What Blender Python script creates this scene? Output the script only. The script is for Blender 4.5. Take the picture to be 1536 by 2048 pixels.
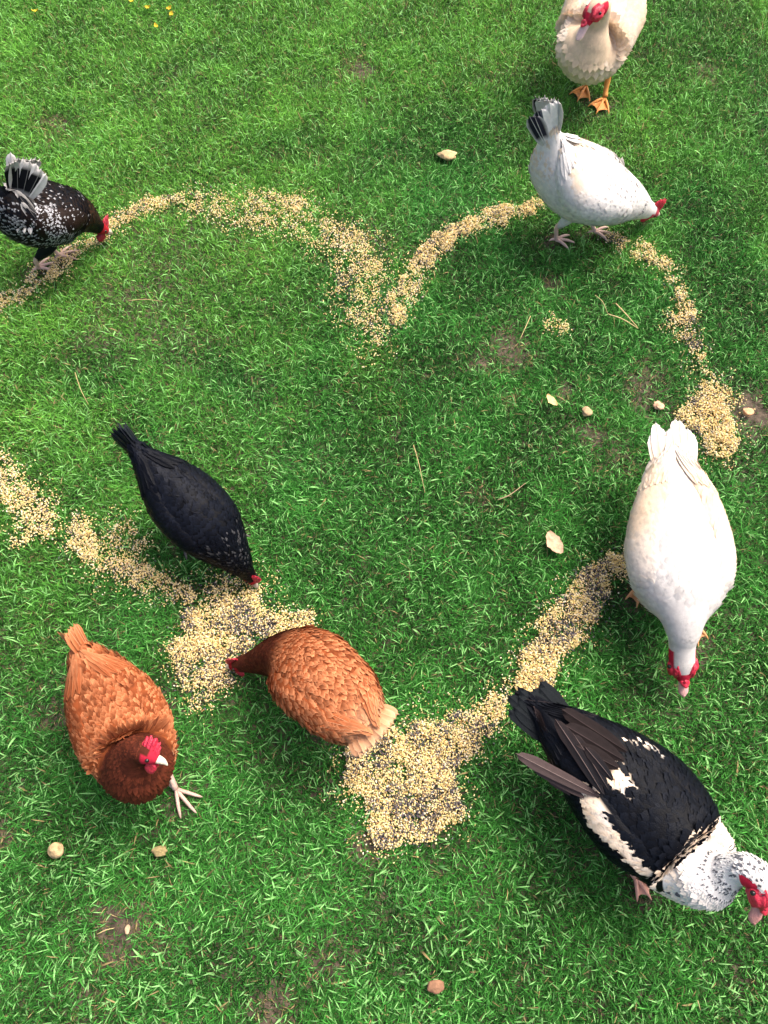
import bpy, math, random
import numpy as np
from mathutils import Vector
R = math.radians
rs = np.random.RandomState(11)
random.seed(11)
for o in list(bpy.data.objects): bpy.data.objects.remove(o)
sc = bpy.context.scene
COL = sc.collection

# ------------------------------------------------------------------ camera
CAM_H = 1.8; DEP = R(67); FPX = 1550.0
cd = bpy.data.cameras.new('camera'); cam = bpy.data.objects.new('camera', cd); COL.objects.link(cam)
cam.location = (0, 0, CAM_H); cam.rotation_euler = (R(90) - DEP, 0, 0)
cd.sensor_fit = 'VERTICAL'; cd.sensor_height = 24; cd.lens = 24 * FPX / 2048
cd.clip_start = 0.05; cd.clip_end = 400
sc.camera = cam
# ------------------------------------------------------------------ light
SUN_EL = R(58); SUN_AZ = R(52)          # azimuth from +Y towards +X
w = bpy.data.worlds.new('World'); sc.world = w; w.use_nodes = True
nt = w.node_tree; bg = nt.nodes['Background']
sky = nt.nodes.new('ShaderNodeTexSky'); sky.sky_type = 'NISHITA'; sky.sun_disc = False
sky.sun_elevation = SUN_EL; sky.sun_rotation = SUN_AZ; sky.air_density = .6; sky.dust_density = 7.0; sky.ozone_density = 1.0
nt.links.new(sky.outputs[0], bg.inputs[0]); bg.inputs[1].default_value = 0.15
sd = bpy.data.lights.new('sun', 'SUN'); sun = bpy.data.objects.new('sun', sd); COL.objects.link(sun)
sd.energy = 1.3; sd.angle = R(26); sd.color = (1, .94, .85)
dv = Vector((math.sin(SUN_AZ) * math.cos(SUN_EL), math.cos(SUN_AZ) * math.cos(SUN_EL), math.sin(SUN_EL)))
sun.rotation_euler = dv.to_track_quat('Z', 'Y').to_euler(); sun.location = dv * 20
vs = sc.view_settings
vs.view_transform = 'Standard'; vs.look = 'None'; vs.exposure = 1.2; vs.gamma = 1; vs.use_curve_mapping = False

# ------------------------------------------------------------------ helpers
def ground_at(px, py, z=0.0):
    """point of the lawn (or the level z above it) seen along a sight line of the survey photograph"""
    a = (px - 768) / FPX; b = (1024 - py) / FPX
    d = (a, math.cos(DEP) + b * math.sin(DEP), -math.sin(DEP) + b * math.cos(DEP))
    t = (z - CAM_H) / d[2]
    return np.array([t * d[0], t * d[1], z])

def lin(r, g, b):
    f = lambda c: (c / 255 / 12.92) if c / 255 <= .04045 else ((c / 255 + .055) / 1.055) ** 2.4
    return np.array([f(r), f(g), f(b)])

def norm(a):
    return a / np.maximum(np.linalg.norm(a, axis=-1, keepdims=True), 1e-9)

class Noise:
    def __init__(s, seed, n=64):
        s.g = np.random.RandomState(seed).rand(n, n); s.n = n
    def one(s, x, y):
        xi = np.floor(x).astype(int); yi = np.floor(y).astype(int)
        fx = x - xi; fy = y - yi; fx = fx * fx * (3 - 2 * fx); fy = fy * fy * (3 - 2 * fy)
        n = s.n; g = s.g
        a = g[xi % n, yi % n]; b = g[(xi + 1) % n, yi % n]; c = g[xi % n, (yi + 1) % n]; d = g[(xi + 1) % n, (yi + 1) % n]
        return (a * (1 - fx) + b * fx) * (1 - fy) + (c * (1 - fx) + d * fx) * fy
    def __call__(s, x, y, sc=1.0, oc=3):
        t = 0; amp = 1; tot = 0
        for i in range(oc):
            t = t + amp * s.one(x * sc + 17.3 * i, y * sc + 5.1 * i); tot += amp; amp *= .5; sc *= 2.03
        return t / tot

def link(name, me, parent=None, mat=None):
    o = bpy.data.objects.new(name, me); COL.objects.link(o)
    if parent is not None: o.parent = parent
    if mat is not None: me.materials.append(mat)
    return o

def build(name, V, F, mat, parent=None, col=None, smooth=True, uv=None):
    """V (n,3); F an int array (m,3 or 4) or a list of such arrays"""
    if not isinstance(F, (list, tuple)): F = [F]
    F = [np.asarray(f, dtype=np.int32) for f in F if len(f)]
    me = bpy.data.meshes.new(name)
    me.vertices.add(len(V)); me.vertices.foreach_set('co', np.asarray(V, dtype=np.float32).ravel())
    loops = np.concatenate([f.ravel() for f in F]); tot = np.concatenate([np.full(len(f), f.shape[1]) for f in F])
    me.loops.add(len(loops)); me.loops.foreach_set('vertex_index', loops)
    st = np.concatenate([[0], np.cumsum(tot)[:-1]])
    me.polygons.add(len(tot)); me.polygons.foreach_set('loop_start', st.astype(np.int32)); me.polygons.foreach_set('loop_total', tot.astype(np.int32))
    me.polygons.foreach_set('use_smooth', np.full(len(tot), smooth))
    if col is not None:
        a = me.color_attributes.new('Col', 'FLOAT_COLOR', 'POINT')
        c = np.ones((len(V), 4), dtype=np.float32); c[:, :3] = np.clip(col, 0, 1)
        a.data.foreach_set('color', c.ravel())
    me.update(); me.validate()
    return link(name, me, parent, mat)

def tag(o, label=None, cat=None, group=None, kind=None):
    if label: o['label'] = label
    if cat: o['category'] = cat
    if group: o['group'] = group
    if kind: o['kind'] = kind
    return o

# ------------------------------------------------------------------ materials
def mat_new(name):
    m = bpy.data.materials.new(name); m.use_nodes = True
    return m, m.node_tree, m.node_tree.nodes['Principled BSDF']

def mat_attr(name, rough=.6, spec=.4, sheen=0, trans=0, bump=0, bscale=200, var=0.0, vscale=30, sss=0):
    m, t, p = mat_new(name)
    a = t.nodes.new('ShaderNodeAttribute'); a.attribute_name = 'Col'
    out = a.outputs['Color']
    tc = t.nodes.new('ShaderNodeTexCoord')
    if var:
        n = t.nodes.new('ShaderNodeTexNoise'); n.inputs['Scale'].default_value = vscale; n.inputs['Detail'].default_value = 4
        t.links.new(tc.outputs['Object'], n.inputs['Vector'])
        mr = t.nodes.new('ShaderNodeMapRange'); mr.inputs[1].default_value = .3; mr.inputs[2].default_value = .7
        mr.inputs[3].default_value = 1 - var; mr.inputs[4].default_value = 1 + var
        t.links.new(n.outputs['Fac'], mr.inputs[0])
        mx = t.nodes.new('ShaderNodeVectorMath'); mx.operation = 'SCALE'
        t.links.new(out, mx.inputs[0]); t.links.new(mr.outputs[0], mx.inputs['Scale']); out = mx.outputs[0]
    t.links.new(out, p.inputs['Base Color'])
    p.inputs['Roughness'].default_value = rough; p.inputs['Specular IOR Level'].default_value = spec
    p.inputs['Sheen Weight'].default_value = sheen
    if sss:
        p.inputs['Subsurface Weight'].default_value = sss; p.inputs['Subsurface Radius'].default_value = (1, .3, .2); p.inputs['Subsurface Scale'].default_value = .004
    if bump:
        n = t.nodes.new('ShaderNodeTexNoise'); n.inputs['Scale'].default_value = bscale; n.inputs['Detail'].default_value = 3
        t.links.new(tc.outputs['Object'], n.inputs['Vector'])
        b = t.nodes.new('ShaderNodeBump'); b.inputs['Strength'].default_value = bump; b.inputs['Distance'].default_value = .003
        t.links.new(n.outputs['Fac'], b.inputs['Height']); t.links.new(b.outputs[0], p.inputs['Normal'])
    if trans:
        tr = t.nodes.new('ShaderNodeBsdfTranslucent'); t.links.new(out, tr.inputs[0])
        ms = t.nodes.new('ShaderNodeMixShader'); ms.inputs[0].default_value = trans
        t.links.new(p.outputs[0], ms.inputs[1]); t.links.new(tr.outputs[0], ms.inputs[2])
        t.links.new(ms.outputs[0], t.nodes['Material Output'].inputs[0])
    return m

M_GRASS = mat_attr('grass_blades', rough=.5, spec=.15, trans=.16)
M_FEA = mat_attr('matt_feathers', rough=.8, spec=.12, sheen=0, trans=.14, var=.1, vscale=90, bump=.25, bscale=500)
M_FEAB = mat_attr('glossy_black_feathers', rough=.40, spec=.05, var=.15, vscale=60, bump=.3, bscale=400)
M_SKIN = mat_attr('red_skin', rough=.45, spec=.5, bump=.8, bscale=260, var=.15, vscale=120, sss=.15)
M_HORN = mat_attr('horn_and_scales', rough=.5, spec=.4, bump=.5, bscale=350, var=.12, vscale=80)
M_GRAIN = mat_attr('grain', rough=.6, spec=.3)
M_STONE = mat_attr('stone', rough=.85, spec=.3, bump=.9, bscale=120, var=.25, vscale=60)
M_STRAW = mat_attr('straw', rough=.6, spec=.35)
m, t, p = mat_new('eye_gloss'); p.inputs['Base Color'].default_value = (.01, .008, .006, 1); p.inputs['Roughness'].default_value = .08; M_EYE = m

# ------------------------------------------------------------------ loft surfaces
def catmull(A, per):
    A = np.asarray(A, float); n = len(A)
    P = np.vstack([2 * A[0] - A[1], A, 2 * A[-1] - A[-2]])
    out = []; ks = []
    for i in range(n - 1):
        p0, p1, p2, p3 = P[i:i + 4]
        for j in range(per):
            s = j / per
            out.append(.5 * ((2 * p1) + (-p0 + p2) * s + (2 * p0 - 5 * p1 + 4 * p2 - p3) * s * s + (-p0 + 3 * p1 - 3 * p2 + p3) * s ** 3)); ks.append(i + s)
    out.append(A[-1]); ks.append(n - 1.0)
    return np.array(out), np.array(ks)

class Loft:
    """stations: x,y,z, half width, half height up, half height down[, roll]"""
    def __init__(s, st, per=8, nv=32, S0=(0, 1, 0), e=1.0, power=1.0):
        st = [list(q) + [0] * (7 - len(q)) for q in st]
        D, s.k = catmull(st, per)
        s.C = D[:, :3]; hw = np.maximum(D[:, 3], .0006); ht = np.maximum(D[:, 4], .0006); hb = np.maximum(D[:, 5], .0006); roll = D[:, 6]
        n = len(D); T = norm(np.gradient(s.C, axis=0)); S = np.zeros_like(T); s0 = np.array(S0, float)
        for i in range(n):
            s0 = s0 - T[i] * np.dot(s0, T[i]); s0 = s0 / np.linalg.norm(s0); S[i] = s0
        U = np.cross(T, S)
        cr = np.cos(roll)[:, None]; sr = np.sin(roll)[:, None]
        S, U = S * cr + U * sr, U * cr - S * sr
        s.T, s.S, s.U = T, S, U
        v = np.linspace(0, 2 * np.pi, nv, endpoint=False); s.v = v; s.nv = nv
        c = np.sign(np.cos(v)) * np.abs(np.cos(v)) ** power; q = np.sign(np.sin(v)) * np.abs(np.sin(v)) ** power
        h = np.where(q[None] > 0, ht[:, None], hb[:, None])
        s.P = s.C[:, None] + S[:, None] * (hw[:, None] * c[None])[..., None] + U[:, None] * (h * q[None])[..., None]
        s.hw, s.ht, s.hb = hw, ht, hb
        s.normals()
    def normals(s):
        dv = np.roll(s.P, -1, 1) - np.roll(s.P, 1, 1); du = np.gradient(s.P, axis=0)
        s.N = norm(np.cross(du, dv)); s.D = norm(du)
        out = s.P - s.C[:, None]
        fl = np.sign((s.N * out).sum(-1, keepdims=True)); fl[fl == 0] = 1
        s.N = s.N * fl
    def mesh(s, name, mat, parent, colf=None, col=None):
        n, nv = s.P.shape[:2]
        V = s.P.reshape(-1, 3)
        i = np.arange(n - 1)[:, None]; j = np.arange(nv)[None]; j2 = (j + 1) % nv
        F = np.stack([i * nv + j, i * nv + j2, (i + 1) * nv + j2, (i + 1) * nv + j], -1).reshape(-1, 4)
        V = np.vstack([V, s.C[:1], s.C[-1:]]); a = len(V) - 2; b = a + 1; j = np.arange(nv)
        F1 = np.stack([np.full(nv, a), (j + 1) % nv, j], -1); F2 = np.stack([np.full(nv, b), (n - 1) * nv + j, (n - 1) * nv + (j + 1) % nv], -1)
        K = np.repeat(s.k, nv); VV = np.tile(s.v, n)
        if colf is not None:
            c = colf(K, VV, V[:-2]); c = np.vstack([c, c[:1], c[-1:]])
        else: c = np.tile(np.asarray(col), (len(V), 1))
        return build(name, V, [F, F1, F2], mat, parent, c)
    def sample(s, k, v):
        """k array of station coords, v array of angles -> P, N, Tdir"""
        fi = np.interp(k, s.k, np.arange(len(s.k))); i = np.clip(np.floor(fi).astype(int), 0, len(s.k) - 2); f = (fi - i)[:, None]
        vj = (v % (2 * np.pi)) / (2 * np.pi) * s.nv; j = np.floor(vj).astype(int) % s.nv; g = (vj - np.floor(vj))[:, None]; j2 = (j + 1) % s.nv
        def q(A): return (A[i, j] * (1 - f) + A[i + 1, j] * f) * (1 - g) + (A[i, j2] * (1 - f) + A[i + 1, j2] * f) * g
        return q(s.P), norm(q(s.N)), norm(q(s.D))
    def frame(s, k):
        i = int(round(np.interp(k, s.k, np.arange(len(s.k)))))
        return s.C[i], s.T[i], s.S[i], s.U[i], s.hw[i], s.ht[i]

# ------------------------------------------------------------------ feathers
FS = np.array([0, .28, .58, .84, 1.0]); FW = np.array([.45, .92, 1, .7, .14])
def feather_batch(P, N, T, L, W, cA, cB, tilt, edge=.5, droop=.07, sink=.0012):
    n = len(P); side = np.cross(N, T)
    L = L[:, None, None]; W = W[:, None, None]
    s = FS[None, :, None]; a = np.array([-1, 0, 1])[None, None, :]
    fw = FW[None, :, None]
    along = s * L * (1 - .12 * np.abs(a) * (s > .5)); across = a * fw * W * .5
    up = -sink + s * L * tilt[:, None, None] - .5 * L * droop * s ** 2 - np.abs(a) * fw * W * .10
    V = P[:, None, None] + T[:, None, None] * along[..., None] + side[:, None, None] * across[..., None] + N[:, None, None] * up[..., None]
    m = np.clip(s ** 2.2 + edge * np.abs(a) * s, 0, 1) + 0 * L
    m = np.broadcast_to(m, (n, 5, 3))[..., None]
    C = cA[:, None, None] * (1 - m) + cB[:, None, None] * m
    base = (np.arange(n) * 15)[:, None]
    q = []
    for i in range(4):
        for j in range(2):
            q.append([i * 3 + j, i * 3 + j + 1, (i + 1) * 3 + j + 1, (i + 1) * 3 + j])
    F = (base[:, :, None] + np.array(q)[None]).reshape(-1, 4)
    return V.reshape(-1, 3), F, C.reshape(-1, 3)

class Plumes:
    def __init__(s): s.V = []; s.F = []; s.C = []; s.n = 0
    def add(s, V, F, C): s.V.append(V); s.F.append(F + s.n); s.C.append(C); s.n += len(V)
    def cover(s, loft, k0, k1, sizef, colf, tilt=.16, keep=None, rowf=.36, colsp=.62, edge=.5, jit=.14, droop=.07):
        """sizef(k) -> (L, W); colf(k, v, P) -> cA, cB"""
        arc = np.concatenate([[0], np.cumsum(np.linalg.norm(np.diff(loft.C, axis=0), axis=1))])
        k = k0; row = 0
        Ks = []; Vs = []; Ls = []; Ws = []
        while k < k1:
            L, W = sizef(k)
            i = int(np.clip(np.searchsorted(loft.k, k), 1, len(loft.k) - 1))
            ring = loft.P[i]; circ = np.linalg.norm(np.roll(ring, -1, 0) - ring, axis=1).sum()
            n = max(5, int(circ / (W * colsp)))
            v = (np.arange(n) + .5 * (row % 2)) / n * 2 * np.pi + rs.randn(n) * .15 * 2 * np.pi / n
            Vs.append(v); Ks.append(np.full(n, k) + rs.randn(n) * .02); Ls.append(np.full(n, L) * (.85 + .3 * rs.rand(n))); Ws.append(np.full(n, W) * (.85 + .3 * rs.rand(n)))
            a = np.interp(k, loft.k, arc) + L * rowf
            kn = np.interp(a, arc, loft.k); k = max(kn, k + .02); row += 1
            if a >= arc[-1]: break
        K = np.concatenate(Ks); Vv = np.concatenate(Vs); L = np.concatenate(Ls); W = np.concatenate(Ws)
        P, N, D = loft.sample(K, Vv)
        if keep is not None:
            m = keep(K, Vv, P); K, Vv, L, W, P, N, D = K[m], Vv[m], L[m], W[m], P[m], N[m], D[m]
        T = -D; side = np.cross(N, T); ang = (rs.randn(len(K)) * jit)[:, None]
        T = norm(T * np.cos(ang) + side * np.sin(ang))
        cA, cB = colf(K, Vv, P)
        g = (1 + rs.randn(len(K)) * .05)[:, None]
        s.add(*feather_batch(P, N, T, L, W, cA * g, cB * g, np.full(len(K), tilt) * (.6 + .8 * rs.rand(len(K))), edge, droop))
    def wisps(s, loft, k0, k1, col, L=.020, W=.0028, n=500, tilt=.35, vlo=None):
        """loose hair-like barbs that break the outline"""
        K = rs.uniform(k0, k1, n); V = rs.uniform(0, 2 * np.pi, n)
        P, N, D = loft.sample(K, V); T = norm(-D + .5 * rs.randn(n, 3)); T = norm(T - N * (T * N).sum(-1, keepdims=True))
        c = np.tile(col, (n, 1)) * (.8 + .4 * rs.rand(n))[:, None]
        s.add(*feather_batch(P, N, T, L * (.6 + .8 * rs.rand(n)), np.full(n, W), c, c, np.full(n, tilt) * (.3 + rs.rand(n)), 0, .1))
    def done(s, name, mat, parent):
        o = build(name, np.vstack(s.V), np.vstack(s.F), mat, parent, np.vstack(s.C)); o['kind'] = 'stuff'; return o

LS = np.array([0, .08, .2, .35, .5, .65, .78, .88, .95, 1.0])
def long_feather(name, parent, base, d, n, L, W, cA, cB, shaft=None, bend=0.0, sweep=0.0, mat=None, wprof=None, pat=None, th=.0008, ridge=.045):
    """one stiff feather: vane of 6 strips across with a raised shaft, thin but solid"""
    base = np.array(base, float); d = norm(np.array(d, float)); n = np.array(n, float); n = norm(n - d * np.dot(n, d)); side = np.cross(n, d)
    prof = np.array([.16, .45, .75, .92, 1, 1, .96, .8, .55, .12]) if wprof is None else np.array(wprof)
    a = np.array([-1, -.55, -.07, 0, .07, .55, 1]); V = []; C = []
    sh = cA * 1.5 if shaft is None else shaft
    seed = rs.rand() * 50
    for i, s in enumerate(LS):
        ce = base + d * s * L + n * bend * L * s * s + side * sweep * L * s * s
        for j, q in enumerate(a):
            rag = 1 + .07 * math.sin(seed + s * 37 + q * 3) * (abs(q) > .9)
            V.append(ce + side * q * W * .5 * prof[i] * rag - d * abs(q) * (.10 * W if s < .97 else .25 * W) + n * ((.0009 if abs(q) < .02 else 0) - abs(q) ** 2 * W * ridge))
            if abs(q) < .02: c = sh
            elif pat is not None: c = pat(s, q)
            else:
                m = min(1, s ** 2 * .7 + abs(q) ** 3 * .4); c = cA * (1 - m) + cB * m
            C.append(c)
    V = np.array(V); C = np.array(C); m = len(V)
    V2 = V - n * th
    F = []
    for i in range(len(LS) - 1):
        for j in range(6):
            b = i * 7 + j; F.append([b, b + 1, b + 8, b + 7]); F.append([m + b, m + b + 7, m + b + 8, m + b + 1])
    return build(name, np.vstack([V, V2]), np.array(F), mat or M_FEA, parent, np.vstack([C, C * .8]))

def tube(name, parent, pts, rad, col, mat, nv=8, flat=1.0):
    st = [(p_[0], p_[1], p_[2], r, r * flat, r * flat) for p_, r in zip(pts, rad)]
    d = np.array(pts[1], float) - np.array(pts[0], float); s0 = np.cross([0, 0, 1.0], d)
    if np.linalg.norm(s0) < 1e-4: s0 = np.array([0, 1.0, 0])
    l = Loft(st, 4, nv, S0=tuple(norm(s0)))
    return l, (l.mesh(name, mat, parent, col=col) if name else None)

def blob(name, parent, c, r, col, mat, axes=None, lump=0.0, seed=0, nu=10, nv=14):
    ax = np.eye(3) if axes is None else np.array(axes)
    th = np.linspace(0, np.pi, nu); ph = np.linspace(0, 2 * np.pi, nv, endpoint=False)
    X = np.stack([np.sin(th)[:, None] * np.cos(ph)[None], np.sin(th)[:, None] * np.sin(ph)[None], np.cos(th)[:, None] + 0 * ph[None]], -1)
    q = np.random.RandomState(seed); fr = q.randn(6, 3) * 3.5; of = q.rand(6) * 6
    l = 1 + lump * sum(np.sin(X @ fr[i] + of[i]) for i in range(6)) / 2.2
    X = X * l[..., None] * np.array(r)
    V = (X @ ax).reshape(-1, 3) + np.array(c)
    i = np.arange(nu - 1)[:, None]; j = np.arange(nv)[None]; j2 = (j + 1) % nv
    F = np.stack([i * nv + j, (i + 1) * nv + j, (i + 1) * nv + j2, i * nv + j2], -1).reshape(-1, 4)
    cc = np.tile(np.asarray(col, float), (len(V), 1)) * (1 + .12 * (l.reshape(-1, 1) - 1) / max(lump, .01))
    return build(name, V, F, mat, parent, cc)

def join_build(name, parent, items, mat):
    """items: list of (V, F, C)"""
    V = []; F = []; C = []; n = 0
    for v, f, c in items:
        V.append(v); C.append(c); F.append(np.asarray(f) + n); n += len(v)
    return build(name, np.vstack(V), F, mat, parent, np.vstack(C))

# ------------------------------------------------------------------ bird pieces
def toe(pts, rad, col, nv=8):
    l, _ = tube(None, None, pts, rad, col, None, nv)
    n, m = l.P.shape[:2]; V = l.P.reshape(-1, 3)
    i = np.arange(n - 1)[:, None]; j = np.arange(m)[None]; j2 = (j + 1) % m
    F = np.stack([i * m + j, i * m + j2, (i + 1) * m + j2, (i + 1) * m + j], -1).reshape(-1, 4)
    return V, F, np.tile(col, (len(V), 1))

def foot(parent, c, ang, L, col, web=False, spread=34, z=.007, back=.4, r=.0042):
    """three front toes and a hind toe, with claws; webs between the front toes for ducks"""
    its = []; tips = []
    for k, a in enumerate((-spread, 0, spread)):
        ll = L * (1.0 if a == 0 else .86); d = np.array([math.cos(ang + R(a)), math.sin(ang + R(a)), 0])
        b = np.array([c[0], c[1], z + .004])
        pts = [b, b + d * ll * .35 + [0, 0, .003], b + d * ll * .7 + [0, 0, .002], b + d * ll + [0, 0, -.002], b + d * (ll + .008) + [0, 0, -.006]]
        its.append(toe(pts, [r * 1.15, r, r * .9, r * .6, r * .15], col)); tips.append((b, d, ll))
    d = -np.array([math.cos(ang + .25), math.sin(ang + .25), 0]); b = np.array([c[0], c[1], z + .006])
    its.append(toe([b, b + d * L * back * .6, b + d * L * back + [0, 0, -.005]], [r, r * .8, r * .3], col))
    if web:
        for q in range(2):
            (b, d1, l1), (_, d2, l2) = tips[q], tips[q + 1]; V = []; ns = 7
            for i in range(ns):
                s = .1 + .88 * i / (ns - 1)
                for j in range(7):
                    f = j / 6; dd = norm(d1 * (1 - f) + d2 * f); ll = (l1 * (1 - f) + l2 * f) * (1 - .16 * math.sin(f * math.pi))
                    V.append(b + dd * ll * s + np.array([0, 0, .001 - .002 * math.sin(f * math.pi)]))
            V = np.array(V); F = np.array([[i * 7 + j, i * 7 + j + 1, (i + 1) * 7 + j + 1, (i + 1) * 7 + j] for i in range(ns - 1) for j in range(6)])
            V2 = V - [0, 0, .0015]
            its.append((np.vstack([V, V2]), np.vstack([F, F[:, ::-1] + len(V)]), np.tile(col * .92, (2 * len(V), 1))))
    return join_build('foot', parent, its, M_HORN)

def leg(parent, hip, ankle, ang, L, col, web=False, r=.0058, thigh=None, spread=34, tr=.026):
    """thigh (feathered) -> shank -> foot"""
    hip = np.array(hip, float); ankle = np.array(ankle, float)
    hock = hip * .45 + ankle * .55 + np.array([-.018 * math.cos(ang), -.018 * math.sin(ang), 0]); hock[2] = hip[2] * .55
    _, o = tube('leg', parent, [hip, hock, (hock + ankle) / 2, ankle + [0, 0, .016]], [r * 1.5, r * 1.25, r * .95, r * 1.05], col, M_HORN, 10)
    foot(o, ankle, ang, L, col, web, spread)
    if thigh is not None:
        tube('thigh', o, [hip + [0, 0, .045], hip + [0, 0, .01], hock + [.004, 0, .002]], [tr, tr * .85, r * 1.5], thigh, M_FEA, 14)
    return o

def comb(parent, loft, k0, k1, h, col, pts=5, lean=0.0, th=.0028):
    """single serrated comb standing on the head between stations k0 (back) and k1 (front)"""
    n = 24; P = []
    ks = np.linspace(k0, k1, n)
    V = []
    for i, k in enumerate(ks):
        C, T, S, U, hw, ht = loft.frame(k); f = i / (n - 1)
        env = math.sin(math.pi * min(1, f * .85 + .12)) ** .6
        ser = .62 + .38 * abs(math.sin(f * math.pi * pts)) ** .8
        top = h * env * ser
        up = norm(U + S * lean)
        for lv, wd in ((0, 1), (.35, .9), (.75, .65), (1, .15)):
            c = C + U * ht * .8 + up * top * lv + S * lean * h * .4 * lv * lv
            V.append(c + S * th * wd); V.append(c - S * th * wd)
    V = np.array(V); F = []
    for i in range(n - 1):
        a = i * 8; b = a + 8
        for l_ in range(3):
            F.append([a + l_ * 2, b + l_ * 2, b + l_ * 2 + 2, a + l_ * 2 + 2]); F.append([a + l_ * 2 + 1, a + l_ * 2 + 3, b + l_ * 2 + 3, b + l_ * 2 + 1])
        F.append([a + 6, b + 6, b + 7, a + 7])
    for a in (0, (n - 1) * 8):
        for l_ in range(3): F.append([a + l_ * 2, a + l_ * 2 + 1, a + l_ * 2 + 3, a + l_ * 2 + 2])
    return build('comb', V, np.array(F), M_SKIN, parent, np.tile(col, (len(V), 1)))

def hen_head(root, body, kh, red, beak_col, comb_h=.022, lean=.2, wattle=.012, pts=5, bl=.022, eye=.0042):
    """comb, beak, eyes, wattles on the head end of the body loft; kh: station of the skull centre, last station: beak base"""
    last = body.k[-1]
    comb(root, body, kh - .45, last, comb_h, red, pts, lean)
    C, T, S, U, hw, ht = body.frame(last)
    tip = C + T * bl - U * .004
    tube('beak', root, [C - T * .006, C + T * bl * .5 + U * .001, tip], [hw * .95, hw * .6, .0008], beak_col, M_HORN, 12, .9)
    C, T, S, U, hw, ht = body.frame(kh + .25)
    for sd in (1, -1):
        blob('eye', root, C + S * sd * hw * .9 + U * ht * .2, (eye,) * 3, (.01, .01, .01), M_EYE)
        blob('wattle', root, C + T * .008 - U * (ht + wattle * .5) + S * sd * .005, (wattle * .7, .003, wattle), red, M_SKIN, axes=[T, S, U], lump=.12, seed=3)
        blob('ear_lobe', root, C - T * .010 + S * sd * hw * .85 - U * ht * .3, (.005, .002, .006), red * .9 + .02, M_SKIN, axes=[T, S, U], lump=.1, seed=5)

def root_at(name, xy, heading, label, cat, group=None):
    o = bpy.data.objects.new(name, None); COL.objects.link(o); o.empty_display_size = .1
    o.location = (xy[0], xy[1], 0); o.rotation_euler = (0, 0, heading)
    return tag(o, label, cat, group)

FEET = []      # where the grass is trodden down
def mark_foot(xy, heading, p):
    c, s = math.cos(heading), math.sin(heading); FEET.append((xy[0] + p[0] * c - p[1] * s, xy[1] + p[0] * s + p[1] * c))

def rows(c, K): return np.tile(np.asarray(c, float), (len(K), 1))
def mixc(a, b, m): m = np.clip(m, 0, 1)[:, None]; return a * (1 - m) + b * m
HN = Noise(5)
def hnoise(P, sc): return HN(P[:, 0] + 3 + P[:, 2] * .7, P[:, 1] + 3 + P[:, 2] * .5, sc, 3)

class Shell:
    """open grid over the flank of a body loft: a 0 (wing tip) .. 1 (shoulder), b 0 (lower edge) .. 1 (upper edge)"""
    def __init__(s, body, sd, kt, ks, lo, hi, off, na=30, nb=16):
        a = np.linspace(0, 1, na)[:, None]; b = np.linspace(0, 1, nb)[None]
        xs = np.linspace(0, 1, len(lo)); vlo = np.interp(a[:, 0], xs, lo)[:, None]; vhi = np.interp(a[:, 0], xs, hi)[:, None]
        K = kt + (ks - kt) * a + 0 * b; V = vlo + (vhi - vlo) * b
        if sd < 0: V = np.pi - V
        P, N, D = body.sample(K.ravel(), V.ravel()); P = P.reshape(na, nb, 3); N = N.reshape(na, nb, 3)
        prof = np.clip(np.sin(np.pi * b), 0, 1) ** .45 * np.clip(np.sin(np.pi * np.clip(a * .93 + .07, 0, 1)), 0, 1) ** .5
        s.P = P + N * (prof * (off + .002) - .002)[..., None]
        da = norm(np.gradient(s.P, axis=0)); db = norm(np.gradient(s.P, axis=1)); n = norm(np.cross(da, db)); sg = np.sign((n * N).sum(-1, keepdims=True)); s.N = norm(n * sg + N * .6); s.D = da
        s.na, s.nb, s.sd = na, nb, sd
    def mesh(s, name, mat, parent, col):
        n, m = s.na, s.nb; V = s.P.reshape(-1, 3); Nn = s.N.reshape(-1, 3); i = np.arange(n - 1)[:, None]; j = np.arange(m - 1)[None]
        F = np.stack([i * m + j, i * m + j + 1, (i + 1) * m + j + 1, (i + 1) * m + j], -1).reshape(-1, 4)
        return build(name, np.vstack([V, V - Nn * .004]), np.vstack([F, F[:, ::-1] + len(V)]), mat, parent, np.vstack([col, col]))
    def at(s, a, b):
        fi = np.clip(np.asarray(a, float), 0, .9999) * (s.na - 1); fj = np.clip(np.asarray(b, float), 0, .9999) * (s.nb - 1)
        i = fi.astype(int); j = fj.astype(int); f = (fi - i)[..., None]; g = (fj - j)[..., None]
        q = lambda A: (A[i, j] * (1 - f) + A[i + 1, j] * f) * (1 - g) + (A[i, j + 1] * (1 - f) + A[i + 1, j + 1] * f) * g
        return q(s.P), norm(q(s.N)), norm(q(s.D))

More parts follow.
